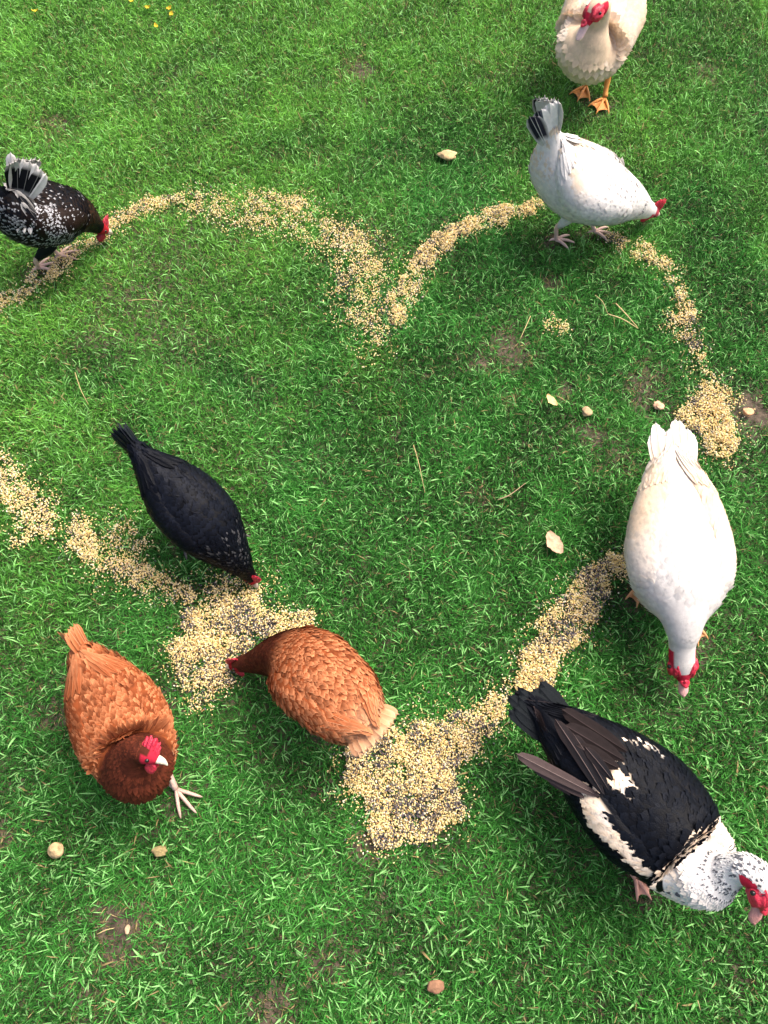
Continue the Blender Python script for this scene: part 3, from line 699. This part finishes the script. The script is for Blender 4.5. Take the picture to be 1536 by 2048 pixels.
def pied_duck():
    xy = (.478, .088); h = R(-44)
    root = root_at('duck', xy, h, 'large black and white duck with white breast and brown wing quills', 'duck')
    st = [(-.215, 0, .190, .028, .012, .016), (-.190, 0, .190, .042, .028, .035), (-.130, 0, .188, .064, .050, .075), (-.055, 0, .182, .092, .066, .100),
          (.030, 0, .178, .110, .074, .108), (.100, -.004, .178, .106, .076, .100), (.158, -.014, .190, .088, .074, .088), (.186, -.020, .222, .062, .058, .064),
          (.196, -.008, .254, .036, .035, .038), (.200, .006, .282, .028, .028, .028), (.210, .014, .304, .028, .027, .028), (.230, .014, .313, .027, .026, .026), (.249, .000, .300, .020, .019, .019), (.260, -.012, .286, .0135, .0105, .011)]
    b = Loft(st, 16, 72); lp = lambda q, z: [loc_px(root, x, y, z) for x, y in q]
    patch_mid = lp([(1212, 1545), (1235, 1565), (1262, 1580)], .25); patch_mid2 = lp([(1236, 1528), (1248, 1560)], .25)
    stripe = lp([(1172, 1605), (1190, 1650), (1222, 1690), (1262, 1725), (1300, 1752)], .19); edge_l = lp([(1258, 1488), (1290, 1492), (1316, 1514)], .20); spot = lp([(1334, 1730), (1318, 1752)], .19); spot2 = lp([(1438, 1604), (1434, 1620)], .18)
    def white_mask(P):
        n = HN(P[:, 0] * 1 + 2, P[:, 1] + 2, 90, 2) * .010 - .005
        m = seg_dist(P, patch_mid) + n < .014; m |= seg_dist(P, patch_mid2) + n < .011
        d = seg_dist(P, stripe); taper = .017 - .011 * np.clip((P[:, 0] + .06) / .16, 0, 1)
        m |= (d + n < taper) & (P[:, 2] > .10); m |= (seg_dist(P, edge_l) + n * .3 < .0034); m |= seg_dist(P, spot) + n * .4 < .0060; m |= seg_dist(P, spot2) < .005
        return m
    def paint(K, V, P, neck=True):
        c = rows(BLK, K) * (1 + .5 * rs.rand(len(K)))[:, None]; c2 = c * 1.35 + np.array([.001, .002, .004])
        lo = P[:, 2] < .165; c[lo] = [.016, .012, .012]; c2[lo] = [.024, .018, .017]
        m = white_mask(P)
        wc = mixc(rows(WHT * .95, K), rows(CREAM * 1.05, K), hnoise(P, 25) * 1.6 - .2)
        c[m] = wc[m]; c2[m] = wc[m]
        return c, c2
    def col(K, V, P):
        c, c2 = paint(K, V, P); n = rs.rand(len(K))
        brd = 6.0 + (HN(P[:, 1] + 4, P[:, 2] + 4, 60, 2) - .5) * .35
        wt = K > brd + .25 * np.clip(-np.sin(V) - .2, 0, 1) * 3; cr = mixc(rows(WHT * 1.12, K), rows(CREAM * 1.12, K), np.clip((7.8 - K) / 2, 0, .7))
        c[wt] = cr[wt]; c2[wt] = cr[wt]
        fk = wt & (((n > .965) & (K < 7.4)) | ((n > .45) & (K > 7.7) & (K < 8.8)) | ((n > .72) & (K >= 8.8))); c2[fk] = [.06, .06, .07]; c[fk] = [.12, .12, .13]
        return c, c2
    def body(K, V, P):
        c = paint(K, V, P)[0]; c[K > 6.35] = WHT; r_ = (K > 9.9) & (np.sin(V) < .5); c[r_] = RED; c[K > 12.3] = RED * .9; return c
    b.mesh('body', M_FEAB, root, body)
    pl = Plumes()
    pl.cover(b, .4, 5.85, lambda k: (.030, .020), col, tilt=.15, edge=.1, jit=.2)
    pl.cover(b, 5.9, 7.4, lambda k: (.018, .012), col, tilt=.16, rowf=.32, edge=.1)
    pl.cover(b, 7.4, 9.9, lambda k: (.011, .0035), col, tilt=.2, rowf=.3, edge=-.3)
    pl.cover(b, 9.9, 12.2, lambda k: (.013, .006), col, tilt=.2, rowf=.32, edge=.1, keep=lambda K, V, P: np.sin(V) > .5)
    pl.done('plumage', M_FEAB, root)
    BR = np.array([.030, .021, .020]); BRL = np.array([.085, .060, .056]); SHF = np.array([.26, .19, .17])
    def fcl(f, i, sd):
        if sd < 0: return (BR * .7, BR * .9, SHF * .7, None) if i in (0, 1, 2) else (BLK * 1.5, BLK * 2.2, BLK * 6, None)
        return BLK * 1.5, BLK * 2, BR * 1.5, None
    duck_wings(root, b, paint, M_FEAB, fcl, fl=.14, ks=5.7, size=lambda a: (.022, .014))
    # quills of the near wing standing out from the flank, and the loose tertials over the rump
    wing_near = [o for o in root.children if o.name.startswith('wing')][-1]
    up = np.array([0, 0, 1.0])
    def quill(p0, p1, wd, cA, cB, sh, bend=0, tip=0.0, sweep=0):
        a = loc_px(root, *p0); q = loc_px(root, *p1)
        long_feather('wing_quill', wing_near, a, q - a, up + np.array([0, -.25, 0]), float(np.linalg.norm(q - a)), wd, cA, cB, sh, bend=bend, sweep=sweep, mat=M_FEA)
    for p0, p1, wd in (((1196, 1592, .246), (1030, 1506, .229), .026), ((1196, 1600, .238), (1062, 1530, .219), .026), ((1196, 1608, .230), (1092, 1552, .204), .024)):
        quill(p0, p1, wd, BRL * .75, BRL, SHF)
    for p0, p1, wd in (((1206, 1588, .260), (1116, 1432, .250), .026), ((1216, 1578, .264), (1150, 1462, .254), .022), ((1225, 1560, .268), (1172, 1490, .260), .020)):
        quill(p0, p1, wd, BLK * 1.8, BR * .9, SHF * .9, sweep=.05)
    for p0, p1, wd in (((1246, 1520, .264), (1126, 1448, .250), .034), ((1236, 1536, .265), (1150, 1490, .254), .030), ((1252, 1502, .258), (1120, 1416, .240), .030)):
        quill(p0, p1, wd, BR * .55, BR * .75, BR * 2.4)
    tail_fan(root, M_FEA, (-.170, 0, .195), -1, .05, 9, .135, .030, .13, lambda f, i: (np.array([.007, .009, .011]), np.array([.010, .013, .015]), BLK * 3, None), lat=.030, jl=.35)
    duck_head(root, b, 11.2, RED * 1.05, np.array([.55, .25, .22]), bl=.045, face=1.35)
    for sd, ax, ay in ((1, -.01, .06), (-1, .142, -.080)):
        leg(root, (.02, sd * .06, .11), (ax, ay, 0), -.2, .046, SHANK * np.array([1.05, .8, .7]), True, thigh=BLK * 2, r=.008); mark_foot(xy, h, (ax + .03, ay))
# ------------------------------------------------------------------ lawn: soil sheet, grain, grass
def soil():
    m, t, p = mat_new('soil_and_thatch')
    tc = t.nodes.new('ShaderNodeTexCoord')
    def noise(s, d=5):
        n = t.nodes.new('ShaderNodeTexNoise'); n.inputs['Scale'].default_value = s; n.inputs['Detail'].default_value = d; t.links.new(tc.outputs['Object'], n.inputs['Vector']); return n
    n1 = noise(60); n2 = noise(2.2); n3 = noise(260, 2)
    r1 = t.nodes.new('ShaderNodeValToRGB'); e = r1.color_ramp.elements; e[0].position = .35; e[0].color = (.030, .022, .012, 1); e[1].position = .7; e[1].color = (.115, .082, .055, 1)
    t.links.new(n1.outputs['Fac'], r1.inputs[0])
    # far from the modelled blades the sheet carries the mean colour of the turf
    geo = t.nodes.new('ShaderNodeNewGeometry'); ln = t.nodes.new('ShaderNodeVectorMath'); ln.operation = 'DISTANCE'; ln.inputs[1].default_value = (0, 1.2, 0)
    t.links.new(geo.outputs['Position'], ln.inputs[0])
    mr = t.nodes.new('ShaderNodeMapRange'); mr.inputs[1].default_value = 1.9; mr.inputs[2].default_value = 2.6; t.links.new(ln.outputs['Value'], mr.inputs[0])
    r2 = t.nodes.new('ShaderNodeValToRGB'); e = r2.color_ramp.elements; e[0].position = .3; e[0].color = (.018, .075, .016, 1); e[1].position = .7; e[1].color = (.055, .19, .035, 1)
    t.links.new(n3.outputs['Fac'], r2.inputs[0])
    mx = t.nodes.new('ShaderNodeMix'); mx.data_type = 'RGBA'
    t.links.new(mr.outputs[0], mx.inputs['Factor']); t.links.new(r1.outputs[0], mx.inputs[6]); t.links.new(r2.outputs[0], mx.inputs[7]); t.links.new(mx.outputs[2], p.inputs['Base Color'])
    p.inputs['Roughness'].default_value = .9
    b = t.nodes.new('ShaderNodeBump'); b.inputs['Strength'].default_value = .9; b.inputs['Distance'].default_value = .01; t.links.new(n1.outputs['Fac'], b.inputs['Height']); t.links.new(b.outputs[0], p.inputs['Normal'])
    g = np.concatenate([np.linspace(-150, -4, 8), np.linspace(-3, 4, 60), np.linspace(5, 150, 8)])
    X, Y = np.meshgrid(g, g); N = Noise(3); Z = (N(X + 200, Y + 200, 3.0, 3) - .5) * .012 * (np.hypot(X, Y - 1) < 5) - .004
    n = len(g); V = np.stack([X, Y, Z], -1).reshape(-1, 3); i = np.arange(n - 1)[:, None]; j = np.arange(n - 1)[None]
    F = np.stack([i * n + j, i * n + j + 1, (i + 1) * n + j + 1, (i + 1) * n + j], -1).reshape(-1, 4)
    o = build('ground', V, F, m); o['kind'] = 'structure'; o['label'] = 'dark soil and thatch under the lawn'

# grain trails: (pixel x, pixel y, half width px, density 0..1, share of dark seed)
TRAILS = [
 [(-40, 625, 18, .75, .1), (30, 585, 20, .75, .1), (90, 542, 20, .8, .1), (150, 500, 16, .7, .1), (200, 468, 15, .7, .1), (245, 430, 15, .75, .1), (300, 403, 15, .75, .1), (370, 388, 14, .55, .1), (440, 395, 19, .5, .1), (500, 402, 22, .6, .1), (560, 402, 20, .55, .1), (612, 410, 26, .8, .1)],
 [(380, 415, 18, .3, .1), (500, 430, 22, .35, .1), (600, 440, 28, .35, .1), (670, 465, 34, .42, .1), (720, 500, 38, .42, .1), (745, 545, 36, .42, .15), (715, 590, 40, .4, .2), (745, 640, 34, .35, .2), (745, 705, 22, .28, .2)],
 [(640, 440, 18, .35, .1), (680, 490, 22, .35, .1), (700, 570, 20, .45, .25), (760, 520, 12, .5, .1)],
 [(1075, 408, 12, .8, .1), (1040, 415, 13, .85, .1), (1000, 430, 15, .9, .1), (950, 442, 18, .95, .1), (905, 462, 17, .9, .1), (865, 495, 17, .85, .1), (838, 530, 17, .85, .1), (815, 570, 18, .9, .1), (798, 605, 21, 1, .05), (788, 645, 12, .7, .1)],
 [(1215, 462, 12, .5, .2), (1270, 490, 14, .35, .1), (1320, 515, 20, .5, .1), (1352, 560, 16, .35, .1), (1370, 612, 14, .6, .1), (1360, 655, 22, .35, .3), (1385, 680, 20, .55, .3), (1405, 725, 17, .6, .1), (1425, 765, 24, .6, .1), (1438, 800, 34, .85, .1)],
 [(1395, 830, 26, .75, .4), (1435, 830, 38, 1, .1), (1445, 865, 34, 1, .06), (1435, 885, 30, .95, .1)],
 [(1250, 1105, 14, .5, .3), (1225, 1140, 22, .75, .25), (1180, 1175, 26, .7, .25), (1160, 1215, 32, .75, .3), (1140, 1250, 36, .75, .25), (1095, 1285, 32, .75, .2), (1080, 1340, 34, .9, .1), (1060, 1365, 26, .8, .1)],
 [(1010, 1370, 18, .2, .1), (985, 1420, 24, .6, .2), (950, 1450, 32, .7, .25), (910, 1470, 38, .8, .25)],
 [(705, 1490, 26, .95, .25), (760, 1500, 40, 1, .3), (860, 1500, 48, 1, .15), (920, 1510, 24, .9, .35)],
 [(735, 1545, 44, 1, .12), (820, 1550, 50, 1, .15), (890, 1545, 44, 1, .3)],
 [(750, 1600, 34, .9, .3), (830, 1600, 44, .95, .25), (900, 1600, 34, .9, .2)], [(765, 1655, 30, .8, .25), (830, 1640, 26, .8, .2), (885, 1640, 22, .6, .1)],
 [(395, 1250, 34, .9, .2), (450, 1235, 44, .9, .45), (520, 1235, 34, .8, .3), (565, 1250, 22, .7, .1), (620, 1245, 16, .5, .1)],
 [(375, 1290, 32, .95, .1), (430, 1285, 42, .95, .15), (480, 1280, 26, .8, .3), (400, 1330, 44, .9, .15), (455, 1330, 26, .7, .35)], [(400, 1375, 30, .3, .2), (440, 1195, 34, .35, .2), (520, 1190, 30, .2, .1)],
 [(-30, 925, 24, .4, .1), (5, 950, 28, .6, .1), (20, 990, 28, .7, .1), (70, 1000, 20, .6, .1), (50, 1035, 20, .4, .1), (100, 1045, 20, .55, .1)],
 [(145, 1050, 22, .35, .1), (155, 1080, 26, .75, .1), (175, 1105, 24, .6, .1), (200, 1130, 22, .65, .1), (240, 1130, 20, .45, .1), (290, 1150, 26, .75, .1), (330, 1170, 24, .65, .15), (380, 1195, 20, .45, .2)],
 [(235, 1080, 30, .35, .1), (270, 1120, 24, .35, .1)],
 [(1100, 640, 14, .3, .1), (1125, 660, 12, .3, .1)], [(60, 1075, 12, .5, .1), (25, 1075, 10, .4, .1)],
]
BARE = [(240, 1855, 46, .9), (310, 1890, 30, .5), (715, 140, 30, .8), (1025, 700, 40, .7), (970, 725, 20, .6), (1300, 745, 40, .55), (1135, 780, 20, .8), (1510, 830, 34, 1.0), (1180, 872, 24, .7), (320, 885, 20, .5), (110, 260, 36, .5),
        (1290, 790, 30, .6), (1240, 925, 40, .4), (1410, 145, 26, .5), (1105, 570, 22, .7), (5, 1680, 22, .7), (540, 2030, 40, .5), (190, 2000, 40, .35), (730, 1700, 26, .6), (650, 1930, 40, .4), (115, 1430, 30, .6), (960, 1000, 26, .4), (1015, 795, 24, .4), (1480, 1975, 26, .5)]
TP = []
for tr in TRAILS:
    for a, b_ in zip(tr[:-1], tr[1:]):
        for f in np.linspace(0, 1, 4, endpoint=False):
            q = [a[i] * (1 - f) + b_[i] * f for i in range(5)]; g0 = ground_at(q[0], q[1], .02); g1 = ground_at(q[0] + q[2], q[1], .02); TP.append((g0[0], g0[1], abs(g1[0] - g0[0]) * .86, q[3], q[4]))
TP = np.array(TP); TP[(TP[:, 1] > 1.0) & (TP[:, 0] < .12), 3] *= .52; TP[(TP[:, 0] < -.40) & (TP[:, 1] > .55) & (TP[:, 1] < 1.0), 3] *= .68; TP[TP[:, 1] > 1.0, 3] *= .9; TP[(TP[:, 0] > .7) & (TP[:, 1] > 1.05), 3] *= .75; TP[:, 2] *= .90; TP[TP[:, 1] < 1.0, 2] *= 1.06; BP = []
for x, y, r, d in BARE:
    g0 = ground_at(x, y); g1 = ground_at(x + r * 1.15, y); BP.append((g0[0], g0[1], abs(g1[0] - g0[0]) * 1.15, d))
BP = np.array(BP)
N1, N2, N3, N4 = Noise(21), Noise(22), Noise(23), Noise(24)

def grain_field(x, y):
    """density 0..1 and share of dark seed on the lawn at x, y"""
    d = np.zeros(len(x)); dk = np.zeros(len(x)); wx = x + (N1(x + 9, y + 9, 22, 2) - .5) * .05; wy = y + (N2(x + 9, y + 9, 22, 2) - .5) * .05
    for X, Y, Rr, D, K in TP:
        q = np.sqrt(((wx - X) / Rr) ** 2 + ((wy - Y) / (Rr * 1.15)) ** 2); v = np.clip(1.45 - q, 0, .45) / .45 * D + np.clip(2.9 - q, 0, 1.6) * .07
        m = v > d; dk[m] = K; d = np.maximum(d, v)
    n = N3(x + 5, y + 5, 45, 2); hf = np.clip((y - .9) / .3, 0, 1) * .5; return np.clip(d * np.clip(-.05 - hf + (2.1 + hf * 1.7) * n, .05, 1.25), 0, 1), np.clip(dk * np.clip((N4(x + 3, y + 3, 30, 2) - .28) * 6, .2, 3.0), 0, .55)

def bare_field(x, y):
    d = np.zeros(len(x))
    for X, Y, Rr, D in BP:
        q = np.hypot(x - X, y - Y) / Rr + (N2(x + 1, y + 1, 30, 2) - .5) * 1.4; d = np.maximum(d, np.clip(1.3 - q, 0, 1) * D)
    return d

def scatter_grain():
    n = 2100000
    x = rs.uniform(-1.55, 1.4, n); y = rs.uniform(-.25, 2.2, n); dn, dk = grain_field(x, y)
    keep = rs.rand(n) < dn ** 1.1 * .85; x, y, dn, dk = x[keep], y[keep], dn[keep], dk[keep]; n = len(x); print('grains', n)
    z = .005 + rs.rand(n) * (.008 + .010 * dn)
    # six-sided chips: unit octahedron stretched, dark seed longer
    dark = rs.rand(n) < dk
    base = np.array([[1, 0, 0], [-1, 0, 0], [0, 1, 0], [0, -1, 0], [0, 0, 1], [0, 0, -1], [.6, .6, .45], [-.6, -.6, .3]]) [:6]
    F = np.array([[0, 2, 4], [2, 1, 4], [1, 3, 4], [3, 0, 4], [2, 0, 5], [1, 2, 5], [3, 1, 5], [0, 3, 5]])
    r = .0015 + .0009 * rs.rand(n); el = np.where(dark, 1.7, 1.1 + .4 * rs.rand(n)); fl = np.where(dark, .55, .8)
    S = np.stack([r * el, r * np.where(dark, .75, .95), r * fl], 1)
    q = norm(rs.randn(n, 4)); a, b_, c, d = q.T
    Rm = np.stack([1 - 2 * (c * c + d * d), 2 * (b_ * c - a * d), 2 * (b_ * d + a * c), 2 * (b_ * c + a * d), 1 - 2 * (b_ * b_ + d * d), 2 * (c * d - a * b_), 2 * (b_ * d - a * c), 2 * (c * d + a * b_), 1 - 2 * (b_ * b_ + c * c)], 1).reshape(n, 3, 3)
    Vb = base[None] * S[:, None] * (1 + .25 * rs.randn(n, 6, 1) * .6)
    V = np.einsum('nij,nkj->nki', Rm, Vb) + np.stack([x, y, z], 1)[:, None]
    t = rs.rand(n)[:, None]; gold = np.array([.78, .58, .20]) * (1 - t) + np.array([.88, .72, .36]) * t; u = rs.rand(n) < .2; gold[u] = np.array([.85, .74, .52])
    u = rs.rand(n) < .07; gold[u] = np.array([.42, .24, .09]); C = np.where(dark[:, None], np.array([.085, .075, .085]) * (.5 + 1.4 * t), gold)
    o = build('grain', V.reshape(-1, 3), (np.arange(n) * 6)[:, None, None] + F[None], M_GRAIN, None, np.repeat(C, 6, 0), smooth=False) if False else \
        build('grain', V.reshape(-1, 3), ((np.arange(n) * 6)[:, None, None] + F[None]).reshape(-1, 3), M_GRAIN, None, np.repeat(C, 6, 0), smooth=False)
    tag(o, 'yellow cracked corn and dark seed strewn over the lawn in a heart shape', 'grain', kind='stuff')

def in_view(x, y):
    yc = np.clip(y, -.45, 2.9); return (np.abs(x) < .757 + (yc + .332) * (1.346 - .757) / 3.046 + .10) & (y > -.45) & (y < 2.9)

def grass_layer(name, dens_in, dens_out, Lr, Wr, seg, lean, bright, z0=-.004, label=None, fat=False, seed=1, hl=0.0):
    r = np.random.RandomState(seed); n = int(4.4 * 4.3 * max(dens_in, dens_out))
    x = r.uniform(-2.2, 2.2, n); y = r.uniform(-1.0, 3.3, n)
    iv = in_view(x, y); p = np.where(iv, dens_in, dens_out) / max(dens_in, dens_out)
    if fat: cl = N1(x + 3, y + 3, 7, 3); near = np.clip((1.2 - y) / 1.6, .10, 1); p = p * np.clip((cl - .38) * 4, .05, 1) * near
    else: p = p * np.clip(.55 + N2(x + 4, y + 4, 14, 3) * .9, 0, 1)
    k = r.rand(n) < p; x, y = x[k], y[k]
    gd, _ = grain_field(x, y); bd = bare_field(x, y)
    hf = np.ones(len(x))
    for fx, fy in FEET: hf = np.minimum(hf, np.clip((np.hypot(x - fx, y - fy) - .02) / .04, .45, 1))
    k = r.rand(len(x)) > np.clip(gd * .48 + bd * .95 + (1 - hf) * .5, 0, .96); x, y, gd, bd, hf = x[k], y[k], gd[k], bd[k], hf[k]; n = len(x)
    tuft = N3(x + 7, y + 7, 9, 3); big = N4(x + 2, y + 2, 1.3, 3)
    L = r.uniform(*Lr, n) * (.7 + .6 * tuft) * hf * (1 - .35 * np.clip(gd, 0, 1)) * (1 - .45 * bd); Wd = r.uniform(*Wr, n)
    th = N1(x + 11, y + 11, 5, 2) * 4 * np.pi + r.randn(n) * 2.4; ln = np.clip(r.normal(lean[0], lean[1], n), .12, 1.50)
    d = np.stack([np.cos(th), np.sin(th)], 1); sd_ = np.stack([-np.sin(th), np.cos(th)], 1); tw = r.randn(n) * .5
    ss = np.linspace(0, 1, seg + 1); V = []
    wp = {1: [1.0], 2: [.75, 1.0], 3: [.7, 1, .8], 4: [.6, .95, 1, .7]}[seg]
    x3 = np.zeros(n); z3 = np.full(n, z0); px = x3.copy(); pz = z3.copy(); pts = []
    for i, s in enumerate(ss):
        if i: a = ln + (s - .5) * 1.15; a = np.clip(a, 0, 1.75); px = px + np.sin(a) * L / seg; pz = pz + np.cos(a) * L / seg
        pts.append((px.copy(), np.maximum(pz, .002 if i else z0)))
    for i in range(seg):
        hx, hz = pts[i]; c = np.stack([x + d[:, 0] * hx, y + d[:, 1] * hx, hz], 1)
        ww = Wd * .5 * wp[i]; o3 = np.concatenate([sd_ * ww[:, None], (ww * np.sin(tw))[:, None]], 1); V += [c - o3, c + o3]
    hx, hz = pts[seg]; V.append(np.stack([x + d[:, 0] * hx, y + d[:, 1] * hx, hz], 1)); V = np.stack(V, 1); m = V.shape[1]
    b0 = (np.arange(n) * m)[:, None]; Fq = np.concatenate([b0 + np.array([[i * 2, i * 2 + 1, i * 2 + 3, i * 2 + 2]]) for i in range(seg - 1)]) if seg > 1 else np.zeros((0, 4), int); Ft = b0 + np.array([[m - 3, m - 2, m - 1]])
    # colour of each blade: cool deep green to yellow-green, some straw; brighter light toward far left painted in
    dry = np.clip((y - .85) / 1.45 + (-x) * .36 + (big - .5) * 1.8 + (N3(x + 1, y + 9, 5, 3) - .5) * 1.3 - .02, 0, 1)  # weight of the painted lit tone, with random patches added
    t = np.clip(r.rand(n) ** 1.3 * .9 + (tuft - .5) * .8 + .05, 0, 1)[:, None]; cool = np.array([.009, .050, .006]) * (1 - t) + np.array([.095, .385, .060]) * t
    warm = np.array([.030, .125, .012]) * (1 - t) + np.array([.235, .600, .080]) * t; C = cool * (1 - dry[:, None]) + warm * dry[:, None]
    if hl:
        u = r.rand(n) < hl; C[u] = C[u] * .45 + np.array([.30, .60, .20]) * .75  # highlights painted as a paler colour on a random share of blades
    u = r.rand(n) < (.025 + .03 * dry + .30 * bd + .10 * np.clip(gd, 0, 1)); C[u] = np.array([.30, .23, .10]) * (.6 + .7 * r.rand(u.sum()))[:, None]
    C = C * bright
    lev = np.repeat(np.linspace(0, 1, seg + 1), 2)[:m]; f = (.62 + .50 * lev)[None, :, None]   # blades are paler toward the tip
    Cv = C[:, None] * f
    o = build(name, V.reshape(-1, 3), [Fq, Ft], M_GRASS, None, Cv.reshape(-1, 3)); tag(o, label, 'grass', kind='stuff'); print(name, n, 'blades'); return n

def lawn():
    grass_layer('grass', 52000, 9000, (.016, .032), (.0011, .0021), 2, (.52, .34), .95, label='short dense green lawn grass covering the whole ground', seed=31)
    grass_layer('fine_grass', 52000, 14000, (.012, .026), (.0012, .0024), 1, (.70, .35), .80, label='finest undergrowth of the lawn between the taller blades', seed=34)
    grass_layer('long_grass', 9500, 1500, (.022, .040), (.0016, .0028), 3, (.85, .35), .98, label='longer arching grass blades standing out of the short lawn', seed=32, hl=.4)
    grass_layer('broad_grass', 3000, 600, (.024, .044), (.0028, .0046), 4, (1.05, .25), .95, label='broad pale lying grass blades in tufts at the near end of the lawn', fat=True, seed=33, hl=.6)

# ------------------------------------------------------------------ stones, leaves, straws
def stone(px, py, wpx, hpx, col, label, rot=0, seed=0, flat=.5, name='stone', cat='stone'):
    g = ground_at(px, py, .015); a = ground_at(px + wpx / 2, py, .015); b_ = ground_at(px, py - hpx / 2, .015)
    rx = abs(a[0] - g[0]); ry = abs(b_[1] - g[1])
    o = blob(name, None, (0, 0, 0), (rx, ry, min(rx, ry) * flat), col, M_STONE, lump=.16, seed=seed, nu=12, nv=18)
    o.location = (g[0], g[1], .014 + min(rx, ry) * flat * .5); o.rotation_euler = (0, .1, rot); tag(o, label, cat)

def dead_leaf(px, py, L, W, rot, col, label, curl=.5):
    g = ground_at(px, py, .028); V = []; ns = 9
    for i in range(ns):
        s = i / (ns - 1); wd = W * math.sin(math.pi * (s * .92 + .04)) ** .8
        for j in range(5):
            q = j / 2 - 1; V.append((s * L - L / 2, q * wd / 2 * (1 + .12 * math.sin(i * 2.3 + q * 4)), .006 * curl * abs(q) ** 2 + .010 * curl * (2 * s - 1) ** 2 + .0015 * math.sin(i * 1.9 + j)))
    V = np.array(V); n = len(V); F = [[i * 5 + j, i * 5 + j + 1, (i + 1) * 5 + j + 1, (i + 1) * 5 + j] for i in range(ns - 1) for j in range(4)]
    F = np.array(F); o = build('dead_leaf', np.vstack([V, V - [0, 0, .0008]]), np.vstack([F, F[:, ::-1] + n]), M_STONE, None, np.tile(col, (2 * n, 1)) * (1 + .1 * rs.randn(2 * n, 1)))
    o.location = (g[0], g[1], .026); o.rotation_euler = (.15, -.1, rot); tag(o, label, 'leaf')

def straw(pts, r, col, label, z=.034):
    P = [ground_at(px, py, z) + np.array([0, 0, .003 * math.sin(i * 2.1)]) for i, (px, py) in enumerate(pts)]; c = P[0].copy(); c[2] = 0
    _, o = tube('straw', None, [p_ - c for p_ in P], [r] * (len(P) - 1) + [r * .5], col, M_STRAW, 6); o.location = tuple(c); tag(o, label, 'straw')

def litter():
    TAN = np.array([.62, .42, .24])
    dead_leaf(1108, 1086, .062, .040, R(118), np.array([.50, .33, .21]), 'pale peach dead leaf lying alone in the grass left of the large white duck', .6)
    stone(895, 312, 34, 18, np.array([.48, .34, .17]), 'small flat tan stone in the upper lawn left of the white hen', seed=2)
    dead_leaf(1103, 801, .040, .022, R(128), np.array([.60, .46, .20]), 'small curled yellow-tan leaf beside the bare spot in the middle right of the lawn')
    stone(1173, 823, 20, 18, np.array([.40, .28, .15]), 'small dull brown stone right of the curled yellow leaf', seed=4)
    stone(113, 1700, 32, 34, np.array([.48, .34, .17]), 'round pale yellow stone at the lower left below the rusty hen with raised head', seed=5, flat=.6)
    stone(319, 1702, 32, 22, np.array([.30, .23, .10]), 'olive brown stone half sunk in grass below the stepping foot of the rusty hen', seed=6)
    stone(873, 1974, 34, 30, np.array([.24, .125, .07]), 'reddish brown clod in the grass near the bottom edge', seed=7)
    stone(1317, 812, 22, 16, np.array([.60, .36, .22]), 'small orange-tan stone above the tail of the large white duck', seed=8)
    stone(1496, 825, 22, 16, np.array([.58, .32, .17]), 'small orange stone on the bare soil at the right edge', seed=9)
    stone(255, 1858, 10, 18, np.array([.5, .33, .2]), 'tiny tan chip on the bare brown patch at the lower left', seed=10)
    S = np.array([.52, .40, .18])
    straw([(1232, 607), (1252, 630), (1277, 655)], .0017, S, 'upper straw of the forked pair of dry straws below the white hen')
    straw([(1216, 628), (1246, 640), (1277, 656)], .0017, S * 1.05, 'lower straw of the forked pair of dry straws below the white hen')
    straw([(1190, 590), (1205, 605), (1217, 628)], .0011, S * .8, 'thin dry stem leading up to the forked pair of straws')
    straw([(1061, 632), (1051, 655), (1040, 678)], .0011, S, 'thin upright dry stem by the brown patch below the middle of the heart')
    straw([(827, 890), (838, 930), (850, 985)], .0010, S * .8, 'long thin dry stem in the middle of the lawn')
    straw([(150, 745), (162, 780), (176, 808)], .0010, S * .8, 'long thin dry stem on the left above the black hen')
    straw([(255, 602), (290, 600), (326, 602)], .0012, np.array([.36, .26, .12]), 'brown straw lying level on the left half of the lawn')
    straw([(995, 1000), (1020, 990), (1052, 965)], .0013, np.array([.34, .24, .14]), 'crooked brown twig left of the large white duck')
    straw([(195, 1868), (212, 1860), (228, 1856)], .0010, S, 'short straw across the bare brown patch at the lower left')
    straw([(1395, 2000), (1400, 2020)], .0012, S * .7, 'short straw near the bottom right corner')
    Y = np.array([.55, .42, .03])
    for i, (px, py) in enumerate([(296, 14), (338, 16), (342, 28), (312, 52), (262, 2), (70, 22)]):
        dead_leaf(px, py, .022, .013, R(40 * i), Y, ['yellow fallen leaf at the top edge, left of the pair', 'upper yellow leaf of the pair near the top edge', 'lower yellow leaf of the pair near the top edge', 'yellow leaf lying below the pair near the top edge', 'yellow leaf cut by the top edge of the photo', 'yellow-brown leaf in the top left corner'][i])


soil(); 
black_hen(); rust_hen_raised(); rust_hen_pecking(); white_hen(); speckled_hen(); white_duck_feeding(); white_duck_standing(); pied_duck()
scatter_grain(); litter(); lawn()
